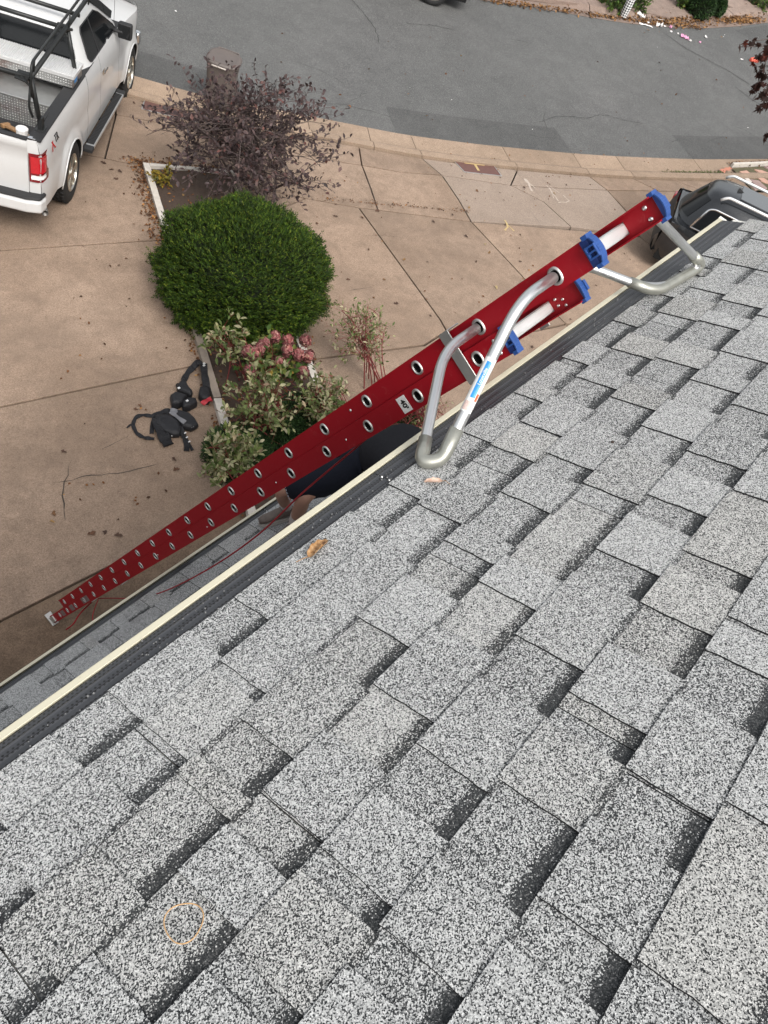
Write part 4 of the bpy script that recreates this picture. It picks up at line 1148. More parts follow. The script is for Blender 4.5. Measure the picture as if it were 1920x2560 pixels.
# windscreen, hood, front
m=MB(); m.prism([(2.99,-.80,1.43),(2.99,.80,1.43),(2.24,.66,1.865),(2.24,-.66,1.865)],(.05,0,.09)); m.build('windscreen',MAT['glass'],truck)
m=MB(); NX,NY=12,14
for i in range(NX+1):
    x=2.96+1.62*i/NX
    for j in range(NY+1):
        s_=-1+2*j/NY; y=s_*(tyf(x,ttop(x))); z=ttop(x)+.055*(1-abs(s_)**3)+(.018 if .35<abs(s_)<.62 else 0)*(1-i/NX*.3)-.05*max(0,(i/NX-.85)/.15)
        m.v.append((x,y,z))
for i in range(NX):
    for j in range(NY): a=i*(NY+1)+j; m.f.append([a,a+1,a+NY+2,a+NY+1]); m.m.append(0)
m.build('hood',W_,truck,smooth=True)
m=MB(); m.axbox((4.52,-.80,.55),(.14,0,0),(0,1.6,0),(0,0,.62)); m.build('front_grille',MAT['black_plastic'],truck,bevel=.05)
m=MB(); m.axbox((4.60,-.95,.50),(.16,0,0),(0,1.9,0),(0,0,.22)); m.build('front_bumper',MAT['chrome'],truck,bevel=.05)
m=MB(); m.axbox((.9,-.88,.47),(3.7,0,0),(0,1.76,0),(0,0,.55)); m.build('cab_floor',MAT['dark_in'],truck)
m=MB(); m.tube([(2.93,-.86,1.38),(2.90,-.87,1.75),(2.86,-.88,2.15)],.003,6); m.build('antenna',MAT['black_steel'],truck)
# badge
x0=-1.0; yy=lambda x,z:-(tyf(x,z)+.002)
def badge(txt,x,z,size,mat,shear=0):
    mtx=frame(Vector((x,yy(x,z)-.0015,z)),(1,0,0),(0,.25,1)); textmesh('badge_letter',txt,size,mat,mtx,truck,bold=.004,ext=.001)
badge('X',-.86,1.215,.20,MAT['red_lens']); badge('TR',-.69,1.235,.125,MAT['black_plastic'])
# toolbox across the bed
m=MB(); m.axbox((.34,-.92,1.418),(.46,0,0),(0,1.84,0),(0,0,.14)); tb=m.build('toolbox_body',MAT['plate'],truck,bevel=.006)
m=MB(); m.axbox((.33,-.935,1.560),(.48,0,0),(0,1.87,0),(0,0,.018))
for k in range(60): m.axbox((.34,-.92+.031*k,1.577),(.46,0,0),(0,.015,0),(0,0,.010))
m.build('toolbox_lid',MAT['alu_bright'],tb)
m=MB(); m.axbox((.335,-.9375,1.535),(.002,0,0),(0,1.875,0),(0,0,.04)); m.axbox((.335,-.9375,1.535),(.47,0,0),(0,.002,0),(0,0,.04)); m.build('lid_edge',MAT['alu_bright'],tb)
m=MB(); m.axbox((.42,-.923,1.46),(.13,0,0),(0,.002,0),(0,0,.07)); m.build('toolbox_label',MAT['stick_blue'],tb)
m=MB(); m.axbox((-.10,-.74,.80),(.56,0,0),(0,1.48,0),(0,0,.50)); m.axbox((-.12,-.76,1.30),(.60,0,0),(0,1.52,0),(0,0,.02)); m.build('bed_chest',MAT['plate'],truck,bevel=.006)
# ladder rack
rk=empty('ladder_rack'); rk.parent=truck
def bar(name,P,r=.022,fr=0,n=12,par=None):
    m=MB(); m.tube(fillet(P,fr,6) if fr else P,r,n); return m.build(name,MAT['black_steel'],par or rk,smooth=True)
HR=2.12
for sd in (-1,1):
    y=sd*.80
    bar('side_rail',[(-1.05,y,HR-.08),(4.1,y*.9,HR-.02)],.028)
    bar('upper_side_rail',[(-1.02,y*1.02,HR-.30),(-1.07,y*1.02,HR-.12),(-1.02,y*1.02,HR+.09),(4.1,y*.92,HR+.12)],.016,.14)
    bar('rear_post',[(-.93,sd*.87,1.43),(-1.0,y,HR-.08)],.030)
    bar('rear_brace',[(-1.0,y,HR-.08),(-1.05,y*.97,HR-.42),(-1.0,y*1.0,HR-.55)],.016,.1)
    bar('front_post',[(.60,sd*.90,1.43),(.62,y*.98,HR-.08)],.030)
    for x in (-.9,.62,1.6): bar('stanchion',[(x,y,HR-.08),(x,y*1.02,HR+.09)],.012)
    m=MB(); m.axbox((-1.0,sd*.815,1.40),(.16,0,0),(0,sd*.11,0),(0,0,.02)); m.axbox((-.97,sd*.84,1.40),(.09,0,0),(0,sd*.06,0),(0,0,.16)); m.build('rear_mount_foot',MAT['black_steel'],rk,bevel=.006)
    for x in (-1.0,.62):
        m=MB(); m.prism([(x-.11,y-.02*sd,HR-.10),(x+.07,y-.02*sd,HR-.06),(x+.07,y-.16*sd,HR-.06),(x-.09,y-.16*sd,HR-.09)],(0,0,-.012)); m.tube([(x-.05,y,HR-.16),(x-.05,y-.10*sd,HR-.08)],.014,8); m.tube([(x+.06,y+.02*sd,HR-.1),(x-.10,y-.02*sd,HR-.06)],.02,8); m.build('gusset',MAT['black_steel'],rk)
for x in (-1.02,.62,1.15): bar('cross_bar',[(x,-.80,HR-.08),(x,.80,HR-.08)],.028)
bar('zip_tie',[(-.905,-.90,1.50),(-.86,-.96,1.62)],.003); bar('zip_tie',[(.63,-.86,1.80),(.55,-.90,1.72)],.003)
# things riding in the bed
TW=truck.matrix_world.copy(); bpy.context.view_layer.update(); TW=truck.matrix_world
def inbed(p): return TM@Vector(p)
MAT['bucket']=plain('white_bucket_plastic',(.66,.64,.62),.4,var=.08); MAT['wood']=plain('stained_wood',(.30,.17,.08),.7,var=.35,scale=20,bump=.2); MAT['dark_tool']=plain('dark_tool_grey',(.05,.05,.055),.5,var=.5,scale=15)
TMR=TM.to_3x3().to_4x4()
def placed(e,p,rz=0,tilt=None):
    R=TMR@Matrix.Rotation(rz,4,'Z'); 
    if tilt: R=R@Matrix.Rotation(tilt[0],4,tilt[1])
    e.matrix_world=Matrix.Translation(inbed(p))@R
e=empty('paint_tub',label='white and dark tub with printed label beside the rear rack post in the truck bed',cat='tub'); placed(e,(-.98,-.66,1.03))
e.scale=(.62,.62,.95)
m=MB(); m.lathe((0,0,0),(0,0,1),[(0,0),(.095,0),(.105,.20),(.0,.20)],24); m.build('lower_body',MAT['dark_tool'],e,smooth=False)
m=MB(); m.lathe((0,0,.15),(0,0,1),[(.106,0),(.112,.19),(.118,.195),(.118,.215),(.10,.225),(0,.225)],24); m.build('lid',MAT['bucket'],e)
m=MB(); m.lathe((0,0,.24),(0,0,1),[(.1115,0),(.114,.04)],24); m.build('label_band',MAT['black_print'],e); m=MB(); m.lathe((0,0,.20),(0,0,1),[(.1105,0),(.1115,.02)],24); m.build('label_stripe',MAT['dark_red'],e)
m=MB(); m.axbox((-1.18,-.6,.80),(1.0,0,0),(0,1.2,0),(0,0,.22)); crt=m.build('storage_tray',MAT['black_plastic'],None,bevel=.01); crt.matrix_world=TM; tag(crt,'black tray under the clutter in the truck bed','tray')
e=empty('round_tub',label='low round white tub just inside the truck tailgate',cat='tub'); placed(e,(-1.02,-.33,1.0))
m=MB(); m.lathe((0,0,0),(0,0,1),[(0,0),(.19,0),(.215,.17),(.225,.175),(.225,.19),(.205,.19),(.18,.03),(0,.03)],32); m.build('tub_wall',MAT['bucket'],e,smooth=False)
e=empty('jar',label='small white cap jar lying among the tools in the truck bed',cat='jar'); placed(e,(-.62,-.16,1.02))
m=MB(); m.lathe((0,0,0),(0,0,1),[(0,0),(.06,0),(.06,.16),(0,.16)],20); m.build('body',MAT['bucket'],e); m=MB(); m.lathe((0,0,.16),(0,0,1),[(.065,0),(.065,.05),(0,.055)],20); m.build('cap',MAT['bucket'],e)
for k,(x,y,L,rz,mt,lb,w) in enumerate([(-.85,-.28,.55,.3,'wood','light wooden handle lying left of the tub in the truck bed',.03),(-.80,-.46,.6,-.35,'alu','flat metal blade lying between the tubs in the truck bed',.06),(-.62,-.50,.5,.9,'wood','short brown board propped under the checker plate chest in the truck bed',.07)]):
    m=MB(); m.axbox((-L/2,-w/2,0),(L,0,0),(0,w,0),(0,0,.03)); m.axbox((L/2,-w*.8,-.01),(.06,0,0),(0,w*1.6,0),(0,0,.05)); o=m.build(['wooden_handle','metal_blade','short_board'][k],MAT[mt],None,bevel=.006); placed(o,(x,y,1.05+.03*k),rz,(.2,'Y')); tag(o,lb,['handle','blade','board'][k])

# ---- dark sport utility vehicle and the car across the street
def suv(name,mtx,label,cat,L=4.65,Wd=1.85,H=1.68,wb=2.7,paint='grey_paint',group=None):
    e=empty(name,None,label,cat,mat=mtx)
    hw=Wd/2; xr=-.95; xf=L-.95        # rear axle at origin
    def top(x):
        t=(x-xr)/L
        return 1.02-.02*t if x<wb+.1 else 1.0-.16*((x-wb-.1)/(xf-wb-.1))
    def bot(x): return .30
    def yf(x,z):
        y=hw
        if x<xr+.5: y-=.16*((xr+.5-x)/.5)**2.2
        if x>xf-.7: y-=.22*((x-xf+.7)/.7)**2.2
        y-=.10*max(0,(z-.86)/.2)**2*.4; y-=.07*max(0,(.62-z)/.3)**2
        return y
    R=.36; arches=[(0,R+.06),(wb,R+.06)]
    global r_z; r_z=.36
    P_=MAT[paint]
    for sd in (-1,1):
        for nm,a,b in (('rear_quarter',xr,.42),('rear_door',.428,1.30),('front_door',1.308,2.25),('front_fender',2.258,xf)):
            side_panel(a,b,bot,top,yf,sd,arches,.07).build(nm,P_,e,smooth=True)
        for cx in (0,wb): wheel(e,(cx,sd*(hw-.02),R),sd,R=R,w=.235,rr=.235,spokes=5)
    # ends
    for xe,s_ in ((xr,-1),(xf,1)):
        m=MB(); n=12
        for i in range(n+1):
            y=(-1+2*i/n)*yf(xe,.7)
            for z,d in ((.30,-.03),(.40,.05),(.62,.07),(.70,.02),(.86,.0),(top(xe),-.06)): m.v.append((xe+s_*(d+.05*(1-(y/hw)**2)),y,z))
        for i in range(n):
            for j in range(5): a=i*6+j; m.f.append([a,a+1,a+7,a+6]); m.m.append(0)
        m.build('rear_bumper' if s_<0 else 'front_bumper',MAT['black_plastic'] if s_<0 else P_,e,smooth=True)
    secs=[(1.0,xr+.06,wb+.30,hw-.06),(1.08,xr+.10,wb+.10,hw-.09),(1.30,xr+.24,wb-.30,hw-.17),(1.48,xr+.36,wb-.66,hw-.24),(1.58,xr+.42,wb-.86,hw-.31),(1.63,xr+.50,wb-1.0,hw-.40),(1.665,xr+.7,wb-1.15,hw-.52),(H,xr+.95,wb-1.3,hw-.66),(H+.006,xr+1.3,wb-1.6,.1)]
    K=44; m=MB(); CE=3.6
    for (z,x0,x1,yh) in secs:
        cx=(x0+x1)/2; hx=(x1-x0)/2
        for j in range(K):
            a=2*math.pi*j/K; c,s=math.cos(a),math.sin(a); r=1/(abs(c)**CE+abs(s)**CE)**(1/CE)
            m.v.append((cx+hx*r*c,yh*r*s*(1-.06*max(0,-c)),z))
    for i in range(len(secs)-1):
        for j in range(K): m.f.append([i*K+j,i*K+(j+1)%K,(i+1)*K+(j+1)%K,(i+1)*K+j]); m.m.append(0)
    m.build('cabin_shell',P_,e,smooth=True)
    def sy(z):
        for a,b in zip(secs,secs[1:]):
            if a[0]<=z<=b[0]: t=(z-a[0])/(b[0]-a[0]); return a[3]+(b[3]-a[3])*t
        return .5
    for sd in (-1,1):
        for (x0,x1,tz0,tz1) in ((xr+.42,.34,.14,0),(.40,1.22,0,0),(1.30,2.15,0,-.30)):
            poly=[(x0,1.08),(x1+(.22 if tz1 else 0),1.08),(x1+tz1,1.44),(x0+tz0,1.44)]
            m=MB(); m.prism([(x,sd*(sy(z)+.004),z) for x,z in poly],(0,sd*.003,0)); w=m.build('side_window',MAT['glass'],e)
        ring=[(xr+.38,1.06),(2.42,1.06),(2.20,1.20),(1.86,1.46),(xr+.62,1.46),(xr+.52,1.42)]
        m=MB(); m.tube(fillet([(x,sd*(sy(z)+.008),z) for x,z in ring]+[(ring[0][0],sd*(sy(ring[0][1])+.008),ring[0][1])],.05,5),.020,8); m.build('window_trim',MAT['chrome'],e,smooth=True)
        m=MB(); m.tube(fillet([(xr+.62,sd*(hw-.36),1.60),(xr+.72,sd*(hw-.37),1.69),(wb-1.15,sd*(hw-.37),1.70),(wb-.98,sd*(hw-.36),1.60)],.08,5),.026,10); m.build('roof_rail',MAT['alu_bright'],e,smooth=True)
        m=MB(); m.axbox((xr-.045,sd*(hw-.30),.80),(.20,.0,0),(0,sd*.22,0),(0,0,.12)); m.build('tail_light',MAT['red_lens'],e,bevel=.03)
        m=MB(); m.axbox((2.0,sd*hw*.93,1.02),(.12,0,0),(0,sd*.20,0),(0,0,.14)); m.build('mirror',P_,e,bevel=.03)
    def shell(z,a,ex=.004):
        for p_,q_ in zip(secs,secs[1:]):
            if p_[0]<=z<=q_[0]:
                t=(z-p_[0])/(q_[0]-p_[0]); s4=[p_[i]+(q_[i]-p_[i])*t for i in range(4)]; break
        cx=(s4[1]+s4[2])/2; hx=(s4[2]-s4[1])/2; c,s=math.cos(a),math.sin(a); r=1/(abs(c)**CE+abs(s)**CE)**(1/CE)
        return (cx+(hx+ex)*r*c,(s4[3]+ex)*r*s*(1-.06*max(0,-c)),z)
    def glasspatch(nm,a0,a1,z0,z1,mat='glass'):
        m=MB(); na,nz=16,8
        for j in range(nz+1):
            for i in range(na+1): m.v.append(shell(z0+(z1-z0)*j/nz,a0+(a1-a0)*i/na,.006))
        for j in range(nz):
            for i in range(na): q=j*(na+1)+i; m.f.append([q,q+1,q+na+2,q+na+1]); m.m.append(0)
        m.build(nm,MAT[mat],e,smooth=True)
    glasspatch('rear_window',math.pi-.66,math.pi+.66,1.09,1.50)
    glasspatch('windscreen',-.66,.66,1.06,1.56)
    m=MB(); m.axbox((xr+.95,-.34,H-.010),(1.25,0,0),(0,.68,0),(0,0,.018)); m.build('glass_roof_panel',MAT['roof_glass'],e,bevel=.008)
    m=MB(); m.prism([(xr+.36,-.48,1.585),(xr+.34,0,1.59),(xr+.36,.48,1.585),(xr+.52,.50,1.61),(xr+.52,-.50,1.61)],(0,0,.015)); m=MB(); m.prism([(xr+.01,-yf(xr,.7)+.02,.42),(xr+.01,yf(xr,.7)-.02,.42),(xr+.05,yf(xr,.9)-.05,1.03),(xr+.05,-yf(xr,.9)+.05,1.03)],(.08,0,0)); m.build('hatch_door',P_,e,bevel=.02)
    m=MB(); m.prism([(xr+.86,-.015,H-.01),(xr+1.0,-.015,H),(xr+.87,0,H+.05)],(0,.03,0)); m.build('roof_fin',MAT['black_plastic'],e)
    m=MB(); NX,NY=10,12
    for i in range(NX+1):
        x=wb+.08+(xf-wb-.08)*i/NX
        for j in range(NY+1):
            s_=-1+2*j/NY; m.v.append((x,s_*yf(x,top(x)),top(x)+.07*(1-abs(s_)**3)*(1-.5*(i/NX)**3)))
    for i in range(NX):
        for j in range(NY): a=i*(NY+1)+j; m.f.append([a,a+1,a+NY+2,a+NY+1]); m.m.append(0)
    m.build('hood',P_,e,smooth=True)
    m=MB(); m.axbox((xr+.1,-hw+.12,.24),(L-.25,0,0),(0,2*hw-.24,0),(0,0,.5)); m.build('underbody',MAT['dark_in'],e)
    m=MB(); m.axbox((xr+.05,-hw+.06,.9),(L-1.5,0,0),(0,2*hw-.12,0),(0,0,.1)); m.build('belt_line',P_,e)
    r_z=.40
    return e
SUVP=(16.3,2.3); 
suv('parked_suv',vehicle_matrix(15.3,2.22,math.radians(-72)),'dark grey sport utility car with silver roof rails parked beyond the gutter corner','car')
wc=at(1077,14)
suv('parked_car',vehicle_matrix(wc.x+.64,wc.y+.64,math.radians(135),up=(0,0,1)),'dark car parked at the far edge of the street, one wheel showing','car',paint='grey_paint')
# ------------------------------------------------------------------ planting bed and plants
def leafmat(name,stops,rough=.55,trans=.25):
    b=NB(name); g=b.n('NewGeometry'); r=g.outputs['Random Per Island']
    c=b.ramp(r,stops); n=b.noise(40,2); c=b.mix(1.0,c,b.ramp(b.noise(4.5,4,.7),[(.3,(.55,.55,.55)),(.5,(.95,.95,.95)),(.7,(1.45,1.4,1.2))]),'MULTIPLY'); c=b.mix(b.math('MULTIPLY',n,.5),c,(.02,.02,.01))
    b.set(c,rough,0,.18)
    t=b.n('BsdfTranslucent'); b.l(c,t.inputs[0]); mx=b.n('MixShader'); mx.inputs[0].default_value=trans
    out=[q for q in b.t.nodes if q.type=='OUTPUT_MATERIAL'][0]
    b.l(b.b.outputs[0],mx.inputs[1]); b.l(t.outputs[0],mx.inputs[2]); b.l(mx.outputs[0],out.inputs[0]); return b.m
MAT['yew']=leafmat('yew_needles',[(0,(.008,.022,.002)),(.5,(.024,.060,.003)),(.85,(.058,.105,.006)),(1,(.13,.16,.015))],.7,.12)
MAT['purple']=leafmat('purple_leaves',[(0,(.035,.022,.026)),(.5,(.070,.046,.052)),(.9,(.13,.085,.085)),(1,(.15,.06,.055))],.45,.15)
MAT['maple']=leafmat('dark_red_maple_leaves',[(0,(.022,.010,.010)),(.7,(.045,.014,.014)),(1,(.11,.022,.014))],.5,.2)
MAT['cream_leaf']=leafmat('variegated_leaves',[(0,(.07,.12,.03)),(.35,(.17,.21,.07)),(.75,(.40,.39,.22)),(.93,(.55,.50,.33)),(1,(.25,.09,.06))],.5,.25)
MAT['hyd_leaf']=leafmat('hydrangea_leaves',[(0,(.05,.11,.025)),(.6,(.10,.17,.04)),(.9,(.20,.22,.06)),(.97,(.32,.24,.05)),(1,(.40,.18,.04))],.5,.2)
MAT['pink']=leafmat('pink_petals',[(0,(.27,.07,.08)),(.45,(.42,.14,.15)),(.85,(.52,.25,.23)),(1,(.52,.38,.28))],.7,.2)
MAT['juniper']=leafmat('dark_evergreen_sprays',[(0,(.010,.028,.010)),(.6,(.02,.055,.015)),(1,(.055,.11,.03))],.6,.1)
MAT['dead']=leafmat('dead_leaf_brown',[(0,(.06,.028,.016)),(.4,(.13,.055,.028)),(.75,(.22,.09,.035)),(.93,(.36,.17,.06)),(1,(.45,.28,.12))],.7,.1)
MAT['dead_orange']=leafmat('dead_leaf_orange',[(0,(.10,.045,.02)),(.5,(.22,.105,.04)),(1,(.40,.22,.09))],.7,.1)
MAT['farleaf']=leafmat('far_shrub_leaves',[(0,(.03,.07,.015)),(.6,(.08,.15,.03)),(.9,(.16,.22,.05)),(1,(.22,.20,.05))],.6,.2)
MAT['bark']=plain('grey_brown_bark',(.075,.055,.05),.85,var=.3,scale=40); MAT['redstem']=plain('red_dogwood_stem',(.17,.025,.025),.6,var=.3,scale=30)
MAT['timber']=plain('weathered_white_timber',(.50,.46,.41),.8,var=.25,scale=14,bump=.3,bscale=60); MAT['timber_old']=plain('weathered_grey_timber',(.26,.215,.175),.85,var=.25,scale=14,bump=.3)
def leafmesh(name,C,Dr,N,size,mat,parent=None,wr=.42,fold=.25,jit=.3,six=False):
    """many folded leaves; C base points, Dr directions, N rough normals (numpy arrays)"""
    C=np.asarray(C,float); n=len(C)
    Dr=np.asarray(Dr,float); Dr/=np.linalg.norm(Dr,axis=1)[:,None]+1e-9
    N=np.asarray(N,float); S_=np.cross(Dr,N); S_/=np.linalg.norm(S_,axis=1)[:,None]+1e-9; Nn=np.cross(S_,Dr)
    L=(size*(1+jit*(rng.random(n)*2-1)))[:,None] if np.isscalar(size) else np.asarray(size)[:,None]
    w=L*wr*.5
    if six:
        V=np.stack([C, C+Dr*L*.38+S_*w+Nn*w*fold, C+Dr*L*.75+S_*w*.7+Nn*w*fold*.6, C+Dr*L-Nn*L*.12, C+Dr*L*.75-S_*w*.7+Nn*w*fold*.6, C+Dr*L*.38-S_*w+Nn*w*fold, C+Dr*L*.5],1).reshape(-1,3)
        F=np.array([[0,1,6],[1,2,6],[2,3,6],[3,4,6],[4,5,6],[5,0,6]])
        k=7
    else:
        V=np.stack([C, C+Dr*L*.45+S_*w+Nn*w*fold, C+Dr*L-Nn*L*.08, C+Dr*L*.45-S_*w+Nn*w*fold],1).reshape(-1,3)
        F=np.array([[0,1,2],[0,2,3]]); k=4
    faces=(np.arange(n)[:,None,None]*k+F[None]).reshape(-1,3)
    me=bpy.data.meshes.new(name); me.vertices.add(len(V)); me.vertices.foreach_set('co',V.ravel())
    me.loops.add(faces.size); me.loops.foreach_set('vertex_index',faces.ravel())
    me.polygons.add(len(faces)); me.polygons.foreach_set('loop_start',np.arange(len(faces))*3); me.polygons.foreach_set('loop_total',np.full(len(faces),3))
    me.update(calc_edges=True); me.materials.append(mat)
    o=bpy.data.objects.new(name,me); link(o,parent); return o
def runit(n):
    v=rng.normal(size=(n,3)); return v/np.linalg.norm(v,axis=1)[:,None]
def pz(px,py,z):
    r=ray(px,py); t=(z-CAMZ)/r[2]; return Vector((r[0]*t,r[1]*t,z))
# --- bed
W1=at(357,420); W2=at(550,1068); Ep=at(792,955)
dl=flat(W2-W1).normalized(); pr_=Vector((-dl.y,dl.x,0)); 
if pr_.dot(flat(Ep-W1))<0: pr_=-pr_
wd_=pr_.dot(flat(Ep-W1)); NE=flat(W1)+pr_*wd_; SE=flat(W2)+pr_*wd_; W1f,W2f=flat(W1),flat(W2)
W3f=W2f+dl*2.2; SE3=SE+dl*2.2
bed=empty('planting_bed',Z(W1f,0),'long planting bed edged with weathered white timbers between the two driveways','planting bed')
def bput(o): o.matrix_parent_inverse=Matrix.Translation(-bed.location); return o
mulch=MB(); nu,nv=14,50
for j in range(nv+1):
    for i in range(nu+1):
        p=(W1f.lerp(NE,i/nu)).lerp(W3f.lerp(SE3,i/nu),j/nv); mulch.v.append(tuple(Z(p,.03+.012*random.random()+.03*math.sin(i/nu*math.pi))))
for j in range(nv):
    for i in range(nu): a=j*(nu+1)+i; mulch.f.append([a,a+1,a+nu+2,a+nu+1]); mulch.m.append(0)
bput(mulch.build('mulch',MAT['soil'],bed,smooth=True,recalc=False))
def timber(a,b,mat,w=.095,h=.10,inner=1):
    a=flat(a);b=flat(b); d=(b-a).normalized(); nn=Vector((-d.y,d.x,0)); c=(flat(W1)+SE)/2
    if nn.dot(c-a)<0: nn=-nn
    m=MB(); n=max(1,int((b-a).length/.5))
    for i in range(n):
        p=a.lerp(b,i/n); q=a.lerp(b,(i+1)/n)
        P=[Z(p,0),Z(q,0),Z(q+nn*w,0),Z(p+nn*w,0)]
        m.hexa([*P,*[x+Vector((0,0,h)) for x in P]])
    o=m.build('edging_timber',mat,bed); bput(o); return o
mid1=W1f+dl*2.35; 
timber(W1f,mid1,MAT['timber']); timber(mid1+dl*.02,W1f+dl*5.2,MAT['timber_old']); timber(W1f+dl*5.22,W3f,MAT['timber'])
timber(W1f-dl*.0+pr_*.1,NE,MAT['timber'],w=.08); timber(NE+dl*.1,NE+dl*2.6,MAT['timber_old']); timber(NE+dl*2.62,NE+dl*5.0,MAT['timber']); timber(NE+dl*5.02,SE3,MAT['timber_old'])
# leaf litter on the mulch and along the timbers: nobody could count it
def litter(name,pts,size,mat,h=.015,lab=None,cat=None):
    C=[]; 
    for p in pts: C.append(Z(p,h+random.random()*.03))
    n=len(C); D_=runit(n); D_[:,2]*=.35; N_=runit(n)*.5+np.array([0,0,1]); o=leafmesh(name,[tuple(c) for c in C],D_,N_,size,mat,None,wr=.62,fold=.5,six=True)
    tag(o,lab,cat,kind='stuff'); return o
P=[W1f.lerp(NE,random.random()).lerp(W3f.lerp(SE3,0),0)+dl*random.random()*7.5*1 for _ in range(900)]
litter('mulch_leaf_litter',P,.05,MAT['dead'],.05,'brown leaf litter over the mulch of the planting bed','leaf litter')
P=[W1f+dl*(random.random()**1.2*3.3-.25)-pr_*abs(random.gauss(0,.10)) for _ in range(520)]+[W1f+pr_*random.random()*1.3-dl*abs(random.gauss(0,.14)) for _ in range(420)]+[W1f+dl*random.uniform(3,7)-pr_*abs(random.gauss(0,.05)) for _ in range(160)]+[NE+dl*random.random()*7+pr_*abs(random.gauss(0,.08)) for _ in range(200)]
litter('edge_leaf_litter',P,.042,MAT['dead'],.01,'drift of brown leaves blown against the outside of the bed timbers','leaf litter')

def shrub(name,base,cen,rad,nst,nsub,ntw,nleaf,lsize,leafm,stemm,label,cat,group=None,r0=.018,spread=.12,wr=.5,leafdens=1.0,lowleaf=.0,six=False,up=.35):
    e=empty(name,base,label,cat,group); inv=Matrix.Translation(-Vector(base))
    base=Vector(base); cen=Vector(cen); rad=Vector(rad)
    st=MB(); LC=[];LDr=[];LN=[]
    def inside(rmin,rmax):
        v=Vector(runit(1)[0]); 
        r=rmin+(rmax-rmin)*random.random(); return cen+Vector((v.x*rad.x,v.y*rad.y,v.z*rad.z))*r
    def curve(a,b,bend,n=5):
        out=[]; side=Vector((random.gauss(0,1),random.gauss(0,1),random.gauss(.3,.6)))*bend*(b-a).length
        for k in range(n+1):
            t=k/n; out.append(a.lerp(b,t)+side*math.sin(math.pi*t)+Vector((0,0,1))*(b-a).length*.10*math.sin(math.pi*t))
        return out
    def pt(P,t):
        x=t*(len(P)-1); i=min(int(x),len(P)-2); return P[i].lerp(P[i+1],x-i)
    for s in range(nst):
        a=base+Vector((random.gauss(0,spread),random.gauss(0,spread),.0)); b=inside(.2,.75)
        C1=curve(a,b,.07,7); st.tube(C1,[r0*(1-.6*k/7) for k in range(8)],6,cap=False)
        for q in range(nsub):
            t=.35+.65*(q+random.random())/nsub; p=pt(C1,t)
            tgt=inside(.55,1.0)
            dd=tgt-p; 
            if dd.length>rad.length*.62: tgt=p+dd.normalized()*rad.length*.62*random.uniform(.6,1)
            C2=curve(p,tgt,.06,4); st.tube(C2,[r0*.42*(1-.6*k/4) for k in range(5)],4,cap=False)
            for w in range(ntw):
                t2=.25+.75*(w+random.random())/ntw; p2=pt(C2,t2)
                dr=((C2[-1]-C2[0]).normalized()*.6+Vector(runit(1)[0])*.7+Vector((0,0,up))+ (p2-cen).normalized()*.4).normalized()
                tl=rad.length*random.uniform(.10,.20); C3=curve(p2,p2+dr*tl,.08,2); st.tube(C3,[r0*.16,r0*.12,r0*.08],3,cap=False)
                for l in range(nleaf):
                    if random.random()>leafdens: continue
                    q3=pt(C3,(l+.6)/nleaf*.999); v=Vector(runit(1)[0])
                    d=(dr*.5+v*.8+Vector((0,0,.15))).normalized(); LC.append(tuple(q3)); LDr.append(tuple(d)); nn=Vector((random.gauss(0,.4),random.gauss(0,.4),1)); LN.append(tuple(nn))
    o=st.build('stems',stemm,e,recalc=False,smooth=True); o.matrix_parent_inverse=inv
    o=leafmesh('foliage',LC,LDr,LN,lsize,leafm,e,wr=wr,six=six); o.matrix_parent_inverse=inv
    return e
def lifth(px,py,b):
    best=None
    for k in range(5,320):
        p=at(px,py,k*.01); d=(flat(p)-flat(b)).length
        if best is None or d<best[0]: best=(d,k*.01,p)
    return best[1],best[2]
# purple leaved shrub
b0=at(668,505); h,c0=lifth(625,330,b0); print('purple h',h)
c0=Vector((c0.x,c0.y,c0.z))
shrub('purple_shrub',Z(flat(b0),.03),c0+Vector((0,0,-.05)),(1.72,1.72,.80),12,11,5,7,.074,MAT['purple'],MAT['bark'],'large open shrub with dark purple leaves behind the round green bush','shrub',r0=.024,spread=.16,wr=.55,six=True)
# small plants in the far corner of the bed
shrub('yellow_perennial',at(405,455),at(405,440,.14),(.22,.22,.14),6,3,3,6,.06,leafmat('yellowing_leaves',[(0,(.18,.17,.03)),(.6,(.36,.24,.03)),(1,(.22,.28,.14))],.6),MAT['redstem'],'low yellowing plant inside the far corner of the planting bed','plant',r0=.006,spread=.06)
# clipped yew
yc=at(611,688,.56); yr=Vector((1.06,1.06,.68))
yb0=Vector((yc.x,yc.y,float(zg(yc.x,yc.y))))
ye=empty('yew_bush',yb0,'big round clipped dark green yew bush in the middle of the planting bed','bush'); yinv=Matrix.Translation(-yb0)
def yrad(v):
    """lumpy squarish ball"""
    v=np.asarray(v); e=2.9; h_=np.hypot(v[:,0],v[:,1]); r=1/((h_*.98)**e+np.abs(v[:,2])**e)**(1/e)
    l=1+.035*np.sin(v[:,0]*11+v[:,2]*7)*np.sin(v[:,1]*12+2)+.025*np.sin(v[:,0]*23)*np.sin(v[:,1]*19+v[:,2]*21)+.04*np.sin(v[:,0]*5.1+1)*np.cos(v[:,1]*4.3)+.03*np.sin(v[:,2]*7+v[:,0]*6)+.02*np.sin(v[:,1]*13+v[:,2]*9)
    return r*l
ns=17000; v=runit(ns); v[:,2]=np.abs(v[:,2])*np.where(rng.random(ns)<.62,1,-1); 
rr=yrad(v)[:,None]*(1-.20*rng.random(ns)**1.4)[:,None]
